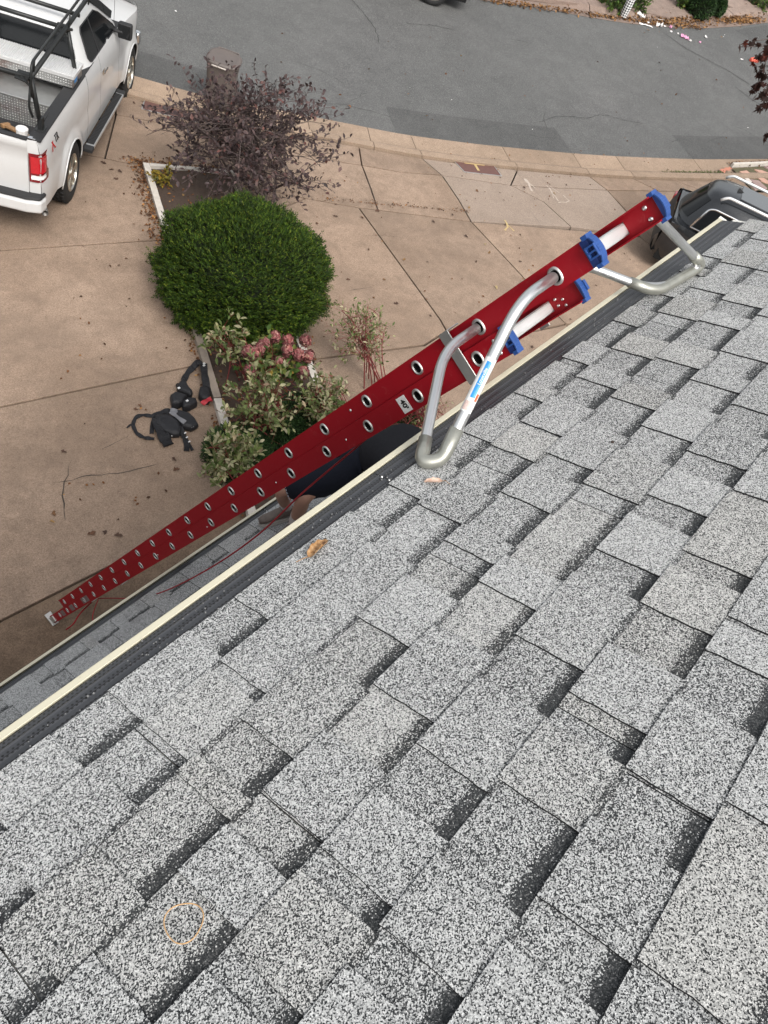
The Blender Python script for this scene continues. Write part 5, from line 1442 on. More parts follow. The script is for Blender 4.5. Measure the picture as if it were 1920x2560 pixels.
# long stray shoots
stray=rng.random(ns)<.05; rr[stray]*=1.0+.10*rng.random((stray.sum(),1))
Cs=v*rr*np.array(yr)+np.array(yc)
Dn=v*np.array([.8,.8,1.0])+np.array([0,0,.35])+.55*runit(ns); Dn/=np.linalg.norm(Dn,axis=1)[:,None]
CC=[];DD=[];NN=[];SZ=[]
for k in range(6):
    t=(k/5.); off=.070*t
    sgn=1 if k%2 else -1
    sd_=np.cross(Dn,np.array([0,0,1.])); sd_/=np.linalg.norm(sd_,axis=1)[:,None]+1e-6
    d_=Dn*.75+sd_*sgn*.8+.25*runit(ns)
    if k==5: d_=Dn
    CC.append(Cs+Dn*off); DD.append(d_); NN.append(Dn*.3+np.array([0,0,1.])+.5*runit(ns)); SZ.append(np.full(ns,.042 if k<5 else .036)*(.8+.4*rng.random(ns)))
o=leafmesh('foliage',np.concatenate(CC),np.concatenate(DD),np.concatenate(NN),np.concatenate(SZ),MAT['yew'],ye,wr=.36); o.matrix_parent_inverse=yinv
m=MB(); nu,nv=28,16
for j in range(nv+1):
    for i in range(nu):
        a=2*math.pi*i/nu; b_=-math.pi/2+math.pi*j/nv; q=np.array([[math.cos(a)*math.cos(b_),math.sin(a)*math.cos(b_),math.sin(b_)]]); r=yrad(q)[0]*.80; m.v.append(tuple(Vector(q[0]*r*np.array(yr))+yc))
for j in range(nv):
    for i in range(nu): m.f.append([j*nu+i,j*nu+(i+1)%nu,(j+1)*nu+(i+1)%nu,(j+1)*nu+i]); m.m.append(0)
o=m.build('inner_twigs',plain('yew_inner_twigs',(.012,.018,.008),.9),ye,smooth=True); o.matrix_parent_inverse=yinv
m=MB()
for k in range(7):
    a=k*.9; m.tube([yb0+Vector((math.cos(a)*.08,math.sin(a)*.08,0)),yb0+Vector((math.cos(a)*.4,math.sin(a)*.4,.5))],.03,6)
o=m.build('trunk',MAT['bark'],ye); o.matrix_parent_inverse=yinv

# hydrangea with pink heads
hb=at(690,950); heads=[(845,220),(915,240),(1012,240),(790,255),(765,285),(700,300),(915,295),(975,315),(1030,325),(710,402),(870,360),(1000,412),(895,375),(735,310)]
heads=[(300+x*.4581,740+y*.4581) for x,y in heads]
he=shrub('pink_hydrangea',Z(flat(hb),.02),at(690,905,.42),(.50,.50,.30),8,5,4,4,.085,MAT['hyd_leaf'],MAT['redstem'],'hydrangea with clusters of pink flower heads in front of the round green bush','shrub',r0=.010,spread=.10,wr=.6,six=True)
hinv=Matrix.Translation(-he.location)
for i,(px,py) in enumerate(heads):
    hh=.72-.02*(i%5) - (.15 if py>900 else 0); c=at(px,py,hh); n=230
    v=runit(n); pc=np.array(c)+v*np.array([.075,.075,.10])*(.35+.65*rng.random((n,1)))*(1.15-.45*np.clip(v[:,[2]],0,1))
    CC=[];DD=[];NN=[]
    for k in range(4):
        a=k*math.pi/2; t1=np.cross(v,np.array([.3,.2,1.])); t1/=np.linalg.norm(t1,axis=1)[:,None]; t2=np.cross(v,t1)
        CC.append(pc); DD.append(t1*math.cos(a)+t2*math.sin(a)+.2*v); NN.append(v)
    o=leafmesh('flower_head',np.concatenate(CC),np.concatenate(DD),np.concatenate(NN),.022,MAT['pink'],he,wr=.9); o.matrix_parent_inverse=hinv
    m=MB(); m.tube([c-Vector((0,0,.03)),Vector((c.x*.5+he.location.x*.5,c.y*.5+he.location.y*.5,c.z-.35)),he.location],.004,4); o=m.build('flower_stalk',MAT['redstem'],he); o.matrix_parent_inverse=hinv
# variegated dogwoods
for (bp,cp,hh,rd,args,lab) in [
  ((625,1190),(575,1150),.55,(.40,.40,.40),(9,6,4,6,.75),'variegated dogwood with cream leaves at the near left corner of the bed'),
  ((700,1090),(640,1010),.62,(.58,.58,.45),(12,6,4,5,.55),'bushy variegated dogwood with red stems in front of the pink hydrangea'),
  ((600,960),(560,850),.70,(.30,.30,.50),(6,4,3,5,.7),'thin variegated dogwood shoots rising left of the pink flowers by the bed edge'),
  ((850,1100),(800,1010),.55,(.48,.48,.40),(10,6,4,5,.45),'variegated dogwood half hidden behind the middle of the red ladder')]:
    b_=at(*bp); c_=at(*cp,hh)
    shrub('variegated_dogwood',Z(flat(b_),.02),c_,rd,args[0],args[1],args[2],args[3],.080,MAT['cream_leaf'],MAT['redstem'],lab,'shrub','variegated dogwoods in the planting bed',r0=.008,spread=.14,wr=.42,leafdens=args[4],six=True,up=.7)
b_=at(950,960); c_=at(890,830,.75)
shrub('bare_dogwood',Z(flat(b_),.02),c_,(.62,.55,.48),11,7,5,5,.055,MAT['cream_leaf'],MAT['redstem'],'sparse dogwood with red twigs and few pale leaves right of the bed','shrub',r0=.009,spread=.12,wr=.40,leafdens=.38,six=True,up=.6)
b_=at(1060,1080); c_=at(1030,1030,.4)
shrub('bare_dogwood',Z(flat(b_),.02),c_,(.60,.45,.38),12,7,5,4,.05,MAT['cream_leaf'],MAT['redstem'],'tangle of bare red dogwood twigs between the ladder and the gutter edge','shrub',r0=.008,spread=.16,wr=.40,leafdens=.12,six=True,up=.3)
# low evergreen under them
for (cp,rd,lab) in [((700,1075),(.50,.45,.26),'low dark evergreen juniper under the bushy dogwood in the middle of the bed'),((770,1060),(.62,.50,.30),'low dark evergreen juniper under the dogwoods behind the ladder'),((600,1130),(.40,.40,.26),'low dark evergreen juniper at the near left end of the bed'),((1000,1075),(.45,.4,.25),'low dark evergreen juniper between the ladder and the gutter at the bed end')]:
    c_=at(*cp,.16); e=empty('juniper',Z(flat(c_),0),lab,'shrub','junipers in the planting bed'); n=3800
    v=runit(n); v[:,2]=np.abs(v[:,2]); C_0=v*np.array(rd)*(.5+.5*rng.random((n,1)))+np.array(c_)-np.array([0,0,.1])
    CC=[];DD=[];NN=[]
    D0=v+.7*runit(n)+np.array([0,0,.3]); D0/=np.linalg.norm(D0,axis=1)[:,None]
    for k in range(4): CC.append(C_0+D0*.02*k); DD.append(D0+.7*runit(n)); NN.append(np.array([0,0,1.])+.5*runit(n))
    o=leafmesh('foliage',np.concatenate(CC),np.concatenate(DD),np.concatenate(NN),.042,MAT['juniper'],e,wr=.28); o.matrix_parent_inverse=Matrix.Translation(-e.location)
    m=MB(); m.tube([Z(flat(c_),-.02),Z(flat(c_),.15)],.03,6); o=m.build('trunk',MAT['bark'],e); o.matrix_parent_inverse=Matrix.Translation(-e.location)

# red leaved maple reaching in from the right
def maple_leaf(C,D,N,s,m):
    C=Vector(C); D=Vector(D).normalized(); S_=D.cross(Vector(N)).normalized(); Nn=S_.cross(D)
    ang=[-150,-120,-95,-72,-50,-34,-18,0,18,34,50,72,95,120,150]; rr=[.28,.55,.42,.80,.50,.72,.46,1.05,.46,.72,.50,.80,.42,.55,.28]
    k=len(m.v); m.v.append(tuple(C))
    for a,r in zip(ang,rr):
        a=math.radians(a); m.v.append(tuple(C+(D*math.cos(a)+S_*math.sin(a))*r*s-Nn*r*r*s*.25))
    for i in range(len(ang)-1): m.f.append([k,k+1+i,k+2+i]); m.m.append(0)
mb=at(2330,640); mt_=empty('maple_tree',Z(flat(mb),0),'dark red leaved maple with branch tips reaching in at the right edge above the street','tree')
mi_=Matrix.Translation(-mt_.location); tr=MB()
top=Vector((mb.x,mb.y,5.2)); tr.tube([mt_.location,Vector((mb.x+.05,mb.y,1.5)),Vector((mb.x-.05,mb.y+.05,3.2)),top],[.16,.13,.10,.05],10)
clus=[(1853,117,2,9.5,.10),(1882,103,1,9.6,.05),(1896,111,1,9.6,.05),(1912,142,4,9.3,.10),(1930,100,4,9.3,.15),(1900,188,5,9.2,.13),(1896,215,7,9.2,.14),(1915,240,7,9.1,.14),(1917,262,3,9.1,.10),(1908,166,3,9.3,.12),(1945,200,10,9.2,.3),(1990,150,16,9.2,.4),(2040,260,20,9.2,.5),(1922,342,2,9.0,.06)]
lf=MB()
for (px,py,n,dep,sp) in clus:
    c=Vector(tuple(ray(px,py)*dep))+Vector((0,0,CAMZ)); 
    a=Vector((mb.x,mb.y,random.uniform(2.6,4.6))); midp=a.lerp(c,.5)+Vector((0,0,.35)); tr.tube(smooth_curve([a,midp,c],5),[.03*(1-.85*k/10) for k in range(11)],5,cap=False)
    for k in range(n*2):
        q=c+Vector(runit(1)[0])*sp*random.random(); d=Vector((random.gauss(0,.5),random.gauss(0,.5),-.7)); maple_leaf(q,d,Vector((random.gauss(0,.5),random.gauss(0,.5),1)),random.uniform(.055,.085),lf)
for k in range(500):
    q=Vector((mb.x,mb.y,4.6))+Vector(runit(1)[0])*random.random()**.5*1.2; maple_leaf(q,Vector((random.gauss(0,.5),random.gauss(0,.5),-.7)),Vector((0,0,1)),.08,lf)
o=tr.build('trunk',MAT['bark'],mt_,smooth=True); o.matrix_parent_inverse=mi_
o=lf.build('crown',MAT['maple'],mt_,recalc=False); o.matrix_parent_inverse=mi_

# far side planting
for i,(px,py,rx,rz,n,lab,mt) in enumerate([(1535,2,.75,.35,1500,'yellow green shrub behind the black and white patterned can across the street','farleaf'),(1590,10,.55,.3,700,'small green shrub right of the patterned can across the street','farleaf'),(1715,6,.6,.35,1100,'bright green perennial left of the clipped globes across the street','farleaf'),(1905,8,.7,.3,1000,'olive shrub at the top right corner across the street','farleaf')]):
    c_=at(px,py,rz*.6); b_=Z(flat(c_),.03)
    shrub('far_shrub',b_,c_,(rx,rx,rz),6,5,4,max(3,n//120),.10,MAT[mt],MAT['bark'],lab,'shrub','shrubs across the street',r0=.012,spread=.1,wr=.5)
for i,(px,py,r,lab) in enumerate([(1752,18,.42,'larger of two dark clipped globe bushes across the street'),(1788,18,.33,'smaller dark clipped globe bush to the right of the larger one across the street')]):
    c_=at(px,py,r*.7); e=empty('globe_bush',Z(flat(c_),0),lab,'bush','clipped globes across the street'); n=2600; v=runit(n); v[:,2]=np.where(v[:,2]<-.4,-v[:,2],v[:,2])
    C_0=np.array(c_)+v*r*(.85+.15*rng.random((n,1))); o=leafmesh('foliage',C_0,v+.7*runit(n),np.array([0,0,1.])+.6*runit(n),.07,MAT['juniper'],e,wr=.5); o.matrix_parent_inverse=Matrix.Translation(-e.location)
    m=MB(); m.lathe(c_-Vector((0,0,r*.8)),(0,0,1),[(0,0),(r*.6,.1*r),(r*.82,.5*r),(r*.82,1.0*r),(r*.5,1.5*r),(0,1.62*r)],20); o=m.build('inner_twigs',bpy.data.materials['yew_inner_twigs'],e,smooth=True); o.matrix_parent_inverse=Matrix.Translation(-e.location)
# ------------------------------------------------------------------ wheeled bin at the curb
MAT['bin']=plain('grey_brown_bin_plastic',(.10,.083,.075),.55,var=.15,scale=8,bump=.05); MAT['bin_light']=plain('bin_handle_plastic',(.42,.38,.34),.5,var=.15)
bb=at(548,262); bw=empty('wheelie_bin',Z(flat(bb),.0),'tall grey brown wheeled bin with closed lid standing at the curb behind the shrub','bin')
ang=math.atan2(-bb.y,-bb.x)   # front turned roughly to the house
bw.rotation_euler=(0,0,ang-math.radians(12))
m=MB(); secs_=[(0,.24,.26),(.12,.245,.265),(.80,.295,.30),(.93,.30,.31)]
K=28
for z,a,b in secs_:
    for j in range(K):
        t=2*math.pi*j/K; c,s=math.cos(t),math.sin(t); r=1/(abs(c)**5+abs(s)**5)**.2; m.v.append((a*r*c,b*r*s,z+.05))
for i in range(3):
    for j in range(K): m.f.append([i*K+j,i*K+(j+1)%K,(i+1)*K+(j+1)%K,(i+1)*K+j]); m.m.append(0)
m.f.append(list(range(K))); m.m.append(0); m.build('bin_body',MAT['bin'],bw,smooth=True)
m=MB()
for z,a,b in [(.97,.325,.335),(1.0,.335,.345),(1.02,.325,.335),(1.045,.27,.28),(1.03,.24,.25),(1.025,.10,.12)]:
    for j in range(K):
        t=2*math.pi*j/K; c,s=math.cos(t),math.sin(t); r=1/(abs(c)**3.4+abs(s)**3.4)**(1/3.4); m.v.append((a*r*c,b*r*s,z))
for i in range(5):
    for j in range(K): m.f.append([i*K+j,i*K+(j+1)%K,(i+1)*K+(j+1)%K,(i+1)*K+j]); m.m.append(0)
m.f.append([5*K+j for j in range(K)]); m.m.append(0); m.build('lid',MAT['bin'],bw,smooth=True)
m=MB(); m.tube(fillet([(.30,-.16,.95),(.37,-.16,.99),(.37,.16,.99),(.30,.16,.95)],.04,5),.014,8); m.build('front_grip',MAT['bin_light'],bw,smooth=True)
m=MB(); m.tube(fillet([(-.28,-.22,.98),(-.38,-.22,1.0),(-.38,.22,1.0),(-.28,.22,.98)],.04,5),.016,8); m.build('rear_handle',MAT['bin'],bw,smooth=True)
for s in (-1,1):
    m=MB(); m.lathe((-.22,s*.25,.12),(0,s,0),[(0,0),(.12,0),(.12,.05),(0,.05)],20); m.build('wheel',MAT['tyre'],bw)
# ------------------------------------------------------------------ tool harnesses on the driveway
MAT['webbing']=plain('black_webbing',(.012,.012,.014),.75,var=.3,scale=60,bump=.3,bscale=200); MAT['pouch']=plain('black_nylon_pouch',(.016,.016,.018),.6,var=.4,scale=25,bump=.3); MAT['greypad']=plain('grey_mesh_pad',(.13,.13,.14),.6,var=.2,scale=60); MAT['redtag']=plain('red_webbing',(.30,.012,.02),.6)
def strap(e,name,pts,w,h=.02,mat='webbing',th=.006):
    P=smooth_curve([Z(flat(at(px,py)),hh if hh is not None else h) for px,py,hh in pts],7); m=MB(); L=len(P)
    for i,p in enumerate(P):
        t=(P[min(i+1,L-1)]-P[max(i-1,0)]); t.z=0; t=t.normalized(); tw=.35*math.sin(i*.6); nn=(Vector((-t.y,t.x,0))+Vector((0,0,tw))).normalized()*w/2; u=Vector((0,0,th/2))
        m.v+=[tuple(p+nn+u),tuple(p-nn+u),tuple(p-nn-u),tuple(p+nn-u)]
    for i in range(L-1):
        for j in range(4): m.f.append([i*4+j,i*4+(j+1)%4,i*4+4+(j+1)%4,i*4+4+j]); m.m.append(0)
    m.f+= [[0,1,2,3],[L*4-4,L*4-3,L*4-2,L*4-1]]; m.m+=[0,0]
    o=m.build(name,MAT[mat],e,smooth=False); o.matrix_parent_inverse=Matrix.Translation(-e.location); return o
def pouch(e,name,px,h0,h,mat='pouch',round_=.02):
    P=[at(*p) for p in px]; c=sum(P,Vector())/len(P); m=MB(); n=len(P)
    lev=[(h0,.96),(h0+h*.35,1.04),(h0+h*.8,.98),(h0+h,.74)]
    for z,s in lev:
        for p in P: q=c+(p-c)*s; m.v.append(tuple(Z(flat(q),z+random.gauss(0,.004))))
    for i in range(3):
        for j in range(n): m.f.append([i*n+j,i*n+(j+1)%n,(i+1)*n+(j+1)%n,(i+1)*n+j]); m.m.append(0)
    m.f+=[list(range(n)),[3*n+j for j in range(n)]]; m.m+=[0,0]
    o=m.build(name,MAT[mat],e,bevel=.012,smooth=False); o.matrix_parent_inverse=Matrix.Translation(-e.location); return o
def hx(x,y,h=None): return (300+x*.14467,900+y*.14467,h)
def hp(x,y): return (300+x*.14467,900+y*.14467)
e=empty('tool_belt',at(*hp(850,1150)),'black tool belt with pouch and long looped strap lying flat on the driveway','tool belt')
strap(e,'waist_strap',[hx(640,1000),hx(500,980),hx(380,970),hx(280,1010),hx(230,1110),hx(240,1190),hx(300,1290),hx(400,1350),hx(500,1370),hx(590,1380)],.045)
strap(e,'upper_strap',[hx(560,1010),hx(700,930),hx(830,900),hx(930,930),hx(1010,990),hx(1150,960),hx(1280,1110)],.07)
strap(e,'loose_end',[hx(230,1140),hx(180,1140),hx(120,1190)],.02); strap(e,'hanging_tab',[hx(590,1020),hx(560,1150),hx(545,1290)],.05)
pouch(e,'main_pouch',[hp(600,1020),hp(820,990),hp(1010,1100),hp(1060,1250),hp(1020,1360),hp(900,1360),hp(760,1290),hp(610,1170)],.005,.10)
pouch(e,'side_pouch',[hp(980,930),hp(1180,990),hp(1280,1080),hp(1350,1190),hp(1240,1260),hp(1080,1230),hp(960,1090)],.005,.11)
strap(e,'padded_strap',[hx(640,1090,.09),hx(700,1280,.07),hx(770,1400,.05),hx(840,1500,.03)],.13,th=.02,mat='webbing')
strap(e,'mesh_panel',[hx(870,1000,.12),hx(960,1090,.13),hx(1110,1200,.13)],.055,mat='greypad'); strap(e,'mesh_panel',[hx(860,950,.09),hx(990,970,.09)],.06,mat='greypad')
strap(e,'buckle_strap',[hx(1020,1230,.08),hx(1100,1350,.04),hx(1150,1470,.02),hx(1150,1590,.02)],.065); strap(e,'forked_end',[hx(1160,1440,.02),hx(1210,1500,.02),hx(1250,1580,.02)],.035)
for (x,y) in ((1110,1325),(1140,1400),(1180,1475),(830,1075),(1230,1255),(890,1370)):
    c=Z(flat(at(*hp(x,y))),.085 if y<1300 else .05); m=MB(); m.axbox(c,(.028,.0,.0),(0,.012,0),(0,0,.008)); o=m.build('metal_stud',MAT['alu_bright'],e); o.matrix_parent_inverse=Matrix.Translation(-e.location)
e=empty('safety_harness',at(*hp(1150,650)),'black safety harness with red tag lying against the bed timber','harness')
strap(e,'shoulder_strap',[hx(1340,130,.06),hx(1240,190,.05),hx(1150,290,.04),hx(1100,390,.04)],.075); strap(e,'shoulder_strap',[hx(1430,170,.12),hx(1440,330,.13),hx(1470,500,.12),hx(1500,690,.08)],.09)
strap(e,'top_band',[hx(1250,190,.06),hx(1340,130,.12),hx(1370,200,.13)],.07)
pouch(e,'back_pad',[hp(1090,390),hp(1180,560),hp(1250,640),hp(1220,700),hp(990,600),hp(980,520)],.005,.12)
pouch(e,'hip_pouch',[hp(860,700),hp(950,640),hp(1060,680),hp(1160,700),hp(1060,830),hp(1000,860),hp(890,860)],.005,.13)
pouch(e,'leg_pouch',[hp(1060,800),hp(1160,740),hp(1300,740),hp(1330,830),hp(1200,900),hp(1080,915)],.005,.12)
pouch(e,'side_pad',[hp(1370,560),hp(1520,560),hp(1550,680),hp(1540,800),hp(1400,760),hp(1350,690)],.005,.13)
strap(e,'strap_loop',[hx(1000,450,.05),hx(970,480,.05),hx(985,520,.05)],.015)
strap(e,'red_tag',[hx(1400,890,.14),hx(1480,840,.15),hx(1560,810,.15)],.06,mat='redtag')
for (x,y) in ((1000,630),(1140,850),(1430,205),(1430,240)):
    c=Z(flat(at(*hp(x,y))),.13); m=MB(); m.axbox(c,(.03,0,0),(0,.024,0),(0,0,.008)); o=m.build('metal_tag',MAT['alu_bright'],e); o.matrix_parent_inverse=Matrix.Translation(-e.location)

# ------------------------------------------------------------------ stone bed on the right by the curb
def q1(*pp): return [(1560+x*.217,380+y*.217) for x,y in pp]
MAT['stone']=plain('pink_flagstone',(.42,.25,.19),.85,var=.3,scale=6,bump=.2); MAT['stone_pale']=plain('pale_flagstone',(.52,.46,.42),.8,var=.2,scale=6,bump=.2); MAT['stone_dark']=plain('mauve_flagstone',(.27,.19,.175),.85,var=.25,scale=6,bump=.2)
MAT['moss']=plain('mossy_soil',(.085,.075,.04),.95,var=.6,scale=14,bump=.6)
sb_=empty('stone_bed',at(1880,440),'mossy bed of pink flagstones beside the curb at the right edge','stone bed'); si=Matrix.Translation(-sb_.location)
o=sheet('moss',q1((1240,196),(1700,168),(2400,130),(2500,520),(1480,450)),MAT['moss'],.02,sb_,n=3); o.matrix_parent_inverse=si
m=MB()
for a,b in zip(q1((1240,180),(1480,172),(1700,160)),q1((1480,172),(1700,160),(2300,130))):
    A,B=at(*a),at(*b); nn=Vector((-(B-A).y,(B-A).x,0)).normalized()*.06
    m.hexa([Z(A,0),Z(B,0),Z(B+nn,0),Z(A+nn,0),Z(A,.10),Z(B,.10),Z(B+nn,.10),Z(A+nn,.10)])
o=m.build('bed_kerb',MAT['timber'],sb_); o.matrix_parent_inverse=si
for k,(pp,mt) in enumerate([(((1320,240),(1400,228),(1490,295),(1470,310),(1380,285)),'stone'),(((1362,305),(1400,296),(1465,360),(1430,368)),'stone_pale'),(((1440,330),(1540,345),(1640,435),(1600,452),(1500,400)),'stone_dark'),(((1490,215),(1570,225),(1680,265),(1690,292),(1560,262)),'stone'),(((1505,292),(1600,318),(1700,372),(1690,395),(1570,350)),'stone'),(((1425,382),(1500,395),(1580,440),(1500,452)),'stone_dark'),(((1680,310),(1780,330),(1800,370),(1700,350)),'stone_pale'),(((1660,420),(1760,430),(1800,480),(1680,470)),'stone'),(((1600,180),(1690,190),(1780,220),(1700,240)),'stone_dark')]):
    o=slab(q1(*pp),MAT[mt],sb_,inset=.0,th=.05,lift=.045,name='flagstone')
weeds=[at(1560+random.uniform(430,1150)*.217,380+random.gauss(248,7)*.217) for _ in range(420)]
n=len(weeds); D_=runit(n)+np.array([0,0,.8]); o=leafmesh('joint_weeds',[tuple(w+Vector((0,0,.02))) for w in weeds],D_,runit(n),.05,MAT['farleaf'],None,wr=.25); tag(o,'thin weeds growing in the joint behind the curb','weeds',kind='stuff')

# ------------------------------------------------------------------ leaves, litter on street
def leafobj(mesh_i): return leafs[mesh_i]
leafs=[]
for k in range(6):
    m=MB(); s=.5
    pts=[(-.5,0),(-.25,.22),(0,.18),(.1,.36),(.3,.22),(.55,0),(.28,-.24),(.12,-.34),(-.02,-.17),(-.28,-.22)]
    cz=random.uniform(.10,.22)
    m.v.append((0,0,0.02))
    for x,y in pts: m.v.append((x+random.gauss(0,.05),y+random.gauss(0,.05),cz*abs(y)*2.2+cz*abs(x)*random.uniform(.2,1.2)))
    for i in range(len(pts)): m.f.append([0,1+i,1+(i+1)%len(pts)]); m.m.append(0)
    me=bpy.data.meshes.new('fallen_leaf'); me.from_pydata(m.v,[],m.f); me.materials.append([MAT['dead'],MAT['dead'],MAT['dead'],MAT['dead'],MAT['dead_orange'],MAT['dead_orange']][k]); leafs.append(me)
b=NB('single_dead_leaf'); oi=b.n('ObjectInfo').outputs['Random']; b.set(b.mix(b.noise(30,3),b.ramp(oi,[(0,(.05,.025,.016)),(.6,(.11,.05,.026)),(.88,(.19,.08,.03)),(.97,(.42,.25,.08)),(1,(.5,.4,.2))]),(.04,.02,.012)),.8)
for me in leafs: me.materials[0]=b.m
def drop(px,py,size,label,cat,group,h=.008):
    o=bpy.data.objects.new('fallen_leaf',random.choice(leafs)); link(o); p=at(px,py); o.location=Z(flat(p),h); o.scale=(size,)*3; o.rotation_euler=(random.gauss(0,.2),random.gauss(0,.2),random.random()*6.28); tag(o,label,cat,group); return o
rl=random.Random(11)
explicit=[(1083,555),(1223,632),(1165,592),(1068,656),(1213,612),(1375,782),(1076,790),(1345,776),(1172,520),(1010,650),(1020,508),(1131,538),(1300,588),(1192,478),(1385,485),(1080,300),(943,528),(838,542),(792,560),(905,545),(840,512),(1250,445),(1310,470),(1415,463),(1610,405),(1670,425),(1750,443),(1810,442),(1590,490),(1290,882),(1330,868),(1110,905),(165,420),(170,447),(158,448),(335,450),(258,408),(280,425),(300,430),(290,448),(335,258),(322,392),(1300,655),(1490,715),(1420,740),(960,700),(990,760),(870,700),(1240,720),(1530,560),(1560,635),(1190,655),(230,1335),(262,1333),(296,1340),(135,1285),(130,1305),(435,1150),(440,1175),(160,1130),(350,1015),(340,1025)]
zones=[(lambda x,y:x<380 and y>900,'small brown dried leaf on the left driveway near the harness and the ladder','leaves near the ladder foot'),
(lambda x,y:x<380 and y>350,'small brown dried leaf on the driveway between the truck and the planting bed','leaves beside the truck'),
(lambda x,y:x<380,'small brown dried leaf on the slab beside the truck front wheel and the utility cover','leaves by the truck front wheel'),
(lambda x,y:y<360,'small dried leaf on the street near the dark patch','leaves on the street patch'),
(lambda x,y:y<500 and x>1500,'small brown dried leaf on the sidewalk between curb and dark car','leaves by the dark car'),
(lambda x,y:y<515 and x>1100,'small brown dried leaf on the pale slabs around the T cover','leaves on the pale slabs'),
(lambda x,y:y<600,'small brown dried leaf on the side driveway right of the round bush, near the sidewalk','leaves by the sidewalk joint'),
(lambda x,y:x>1180,'small brown dried leaf on the side driveway close to the ladder top','leaves by the ladder top'),
(lambda x,y:True,'small brown dried leaf on the side driveway between round bush and ladder','leaves on the side driveway')]
for (x,y) in explicit:
    for f,lb,gr in zones:
        if f(x,y): drop(x,y,rl.uniform(.05,.09),lb,'leaf',gr); break
P=[]
for k in range(190):
    t=rl.random()
    if t<.45: x,y=rl.uniform(780,1600),rl.uniform(430,860)
    elif t<.75: x,y=rl.uniform(880,1850),rl.uniform(360,500)
    else: x,y=rl.uniform(150,420),rl.uniform(380,1300)
    P.append(flat(at(x,y)))
litter('leaf_crumbs',P,.04,MAT['dead'],.004,'scattered crumbs of brown leaf over the concrete slabs','leaf litter')
P=[flat(at(rl.uniform(600,1900),rl.uniform(60,380))) for k in range(40)]
litter('street_leaf_crumbs',P,.06,MAT['dead'],.006,'scattered leaf crumbs over the street asphalt','leaf litter')
P=[flat(at(random.gauss(1700,45),random.gauss(45,12))) for _ in range(700)]+[flat(at(random.gauss(1850,35),random.gauss(52,5))) for _ in range(420)]+[flat(at(1200+x,2+x*.13+random.gauss(0,2.5))) for x in np.random.default_rng(3).random(500)*560]+[flat(at(random.uniform(1770,1900),random.gauss(20,8))) for _ in range(260)]+[flat(at(random.uniform(1540,1900),random.gauss(12,8))) for _ in range(300)]
litter('curb_leaf_litter',P,.085,MAT['dead_orange'],.03,'drift of orange brown leaves along the far curb','leaf litter')
P=[flat(at(random.gauss(1890,22),random.gauss(411,3))) for _ in range(60)]+[flat(at(random.gauss(1835,10),random.gauss(412,2))) for _ in range(25)]
litter('gutter_leaf_clump',P,.06,MAT['dead'],.03,'clump of dark leaves in the street gutter near the stone bed','leaf litter')
P=[flat(at(x,537-.0*x+ (x-780)*.085-40+random.gauss(0,2))) for x in np.random.default_rng(4).uniform(790,1180,170)]
litter('joint_leaf_litter',P,.03,MAT['dead'],.01,'line of crumbled leaves along the concrete joint right of the shrub','leaf litter')
# paper and petals on the street
MAT['paper']=plain('white_paper_scrap',(.72,.70,.68),.7,var=.1); MAT['pinkp']=plain('pink_paper_scrap',(.62,.30,.45),.7,var=.2); MAT['orangered']=plain('orange_red_cloth',(.62,.11,.07),.7,var=.25,scale=20)
def scrap(px,py,sx,sy,mat,label,rot=0,h=.02):
    c=Z(flat(at(px,py)),.006); m=MB(); n=5
    for j in range(n+1):
        for i in range(n+1): m.v.append(((i/n-.5)*sx*(1+random.gauss(0,.08)),(j/n-.5)*sy*(1+random.gauss(0,.1)),abs(random.gauss(h*.6,h*.6))))
    for j in range(n):
        for i in range(n): a=j*(n+1)+i; m.f.append([a,a+1,a+n+2,a+n+1]); m.m.append(0)
    o=m.build('litter_scrap',MAT[mat],None); o.location=c; o.rotation_euler=(0,0,rot); tag(o,label,'litter','scraps of litter on the far side of the street'); return o
for a in [(1600,44,.12,.28,'paper','white curled paper strip standing on the far sidewalk beside the patterned can',.5,.08),(1614,64,.42,.07,'paper','long thin white strip lying along the far curb',-.75,.02),(1646,66,.12,.18,'paper','crumpled white scrap at the curb right of the long strip',.6,.08),(1619,57,.08,.08,'paper','tiny white scrap on the far curb',0,.03),(1652,51,.22,.06,'paper','flat pale paper slip among the far curb leaves',-.5,.02),(1661,67,.05,.08,'paper','small white scrap in the street just off the far curb',.3,.03),(1675,70,.10,.08,'pinkp','pale pink scrap nearest the far curb',.3,.04),(1705,93,.14,.12,'pinkp','larger pink scrap in the street, left of a pair',.2,.05),(1716,98,.14,.12,'pinkp','larger pink scrap in the street, right of a pair',.9,.05),(1749,107,.12,.06,'pinkp','small pink scrap alone in the street right of the pink pair',.2,.03),(1764,94,.12,.07,'paper','white scrap in the street above the single pink scrap',.6,.03),(1725,103,.08,.06,'paper','small white scrap touching the pink pair',0,.03),(1677,80,.07,.06,'paper','small white scrap between the curb and the pink pair',0,.03),(1694,85,.05,.05,'paper','tiny white scrap left of the pink pair',0,.02),(1853,150,.12,.04,'paper','short white scrap left of the orange red cloth',-.6,.02)]:
    scrap(*a)
P=[flat(at(x,y)) for (x,y) in [(1811,87),(1807,95),(1881,81),(1892,95),(1025,222),(1331,325),(1805,380),(1870,322),(1640,120),(436,31),(1130,252)]]
litter('pale_specks',P,.05,MAT['paper'],.006,'tiny pale specks of litter scattered over the street','litter')
m=MB(); 
for k in range(3):
    m.lathe((.0+.10*(k-1),0,.04),(.9,.2,.1),[(0,-.09),(.05,-.08),(.065,-.03),(.05,0),(.065,.04),(.045,.08),(0,.09)],12)
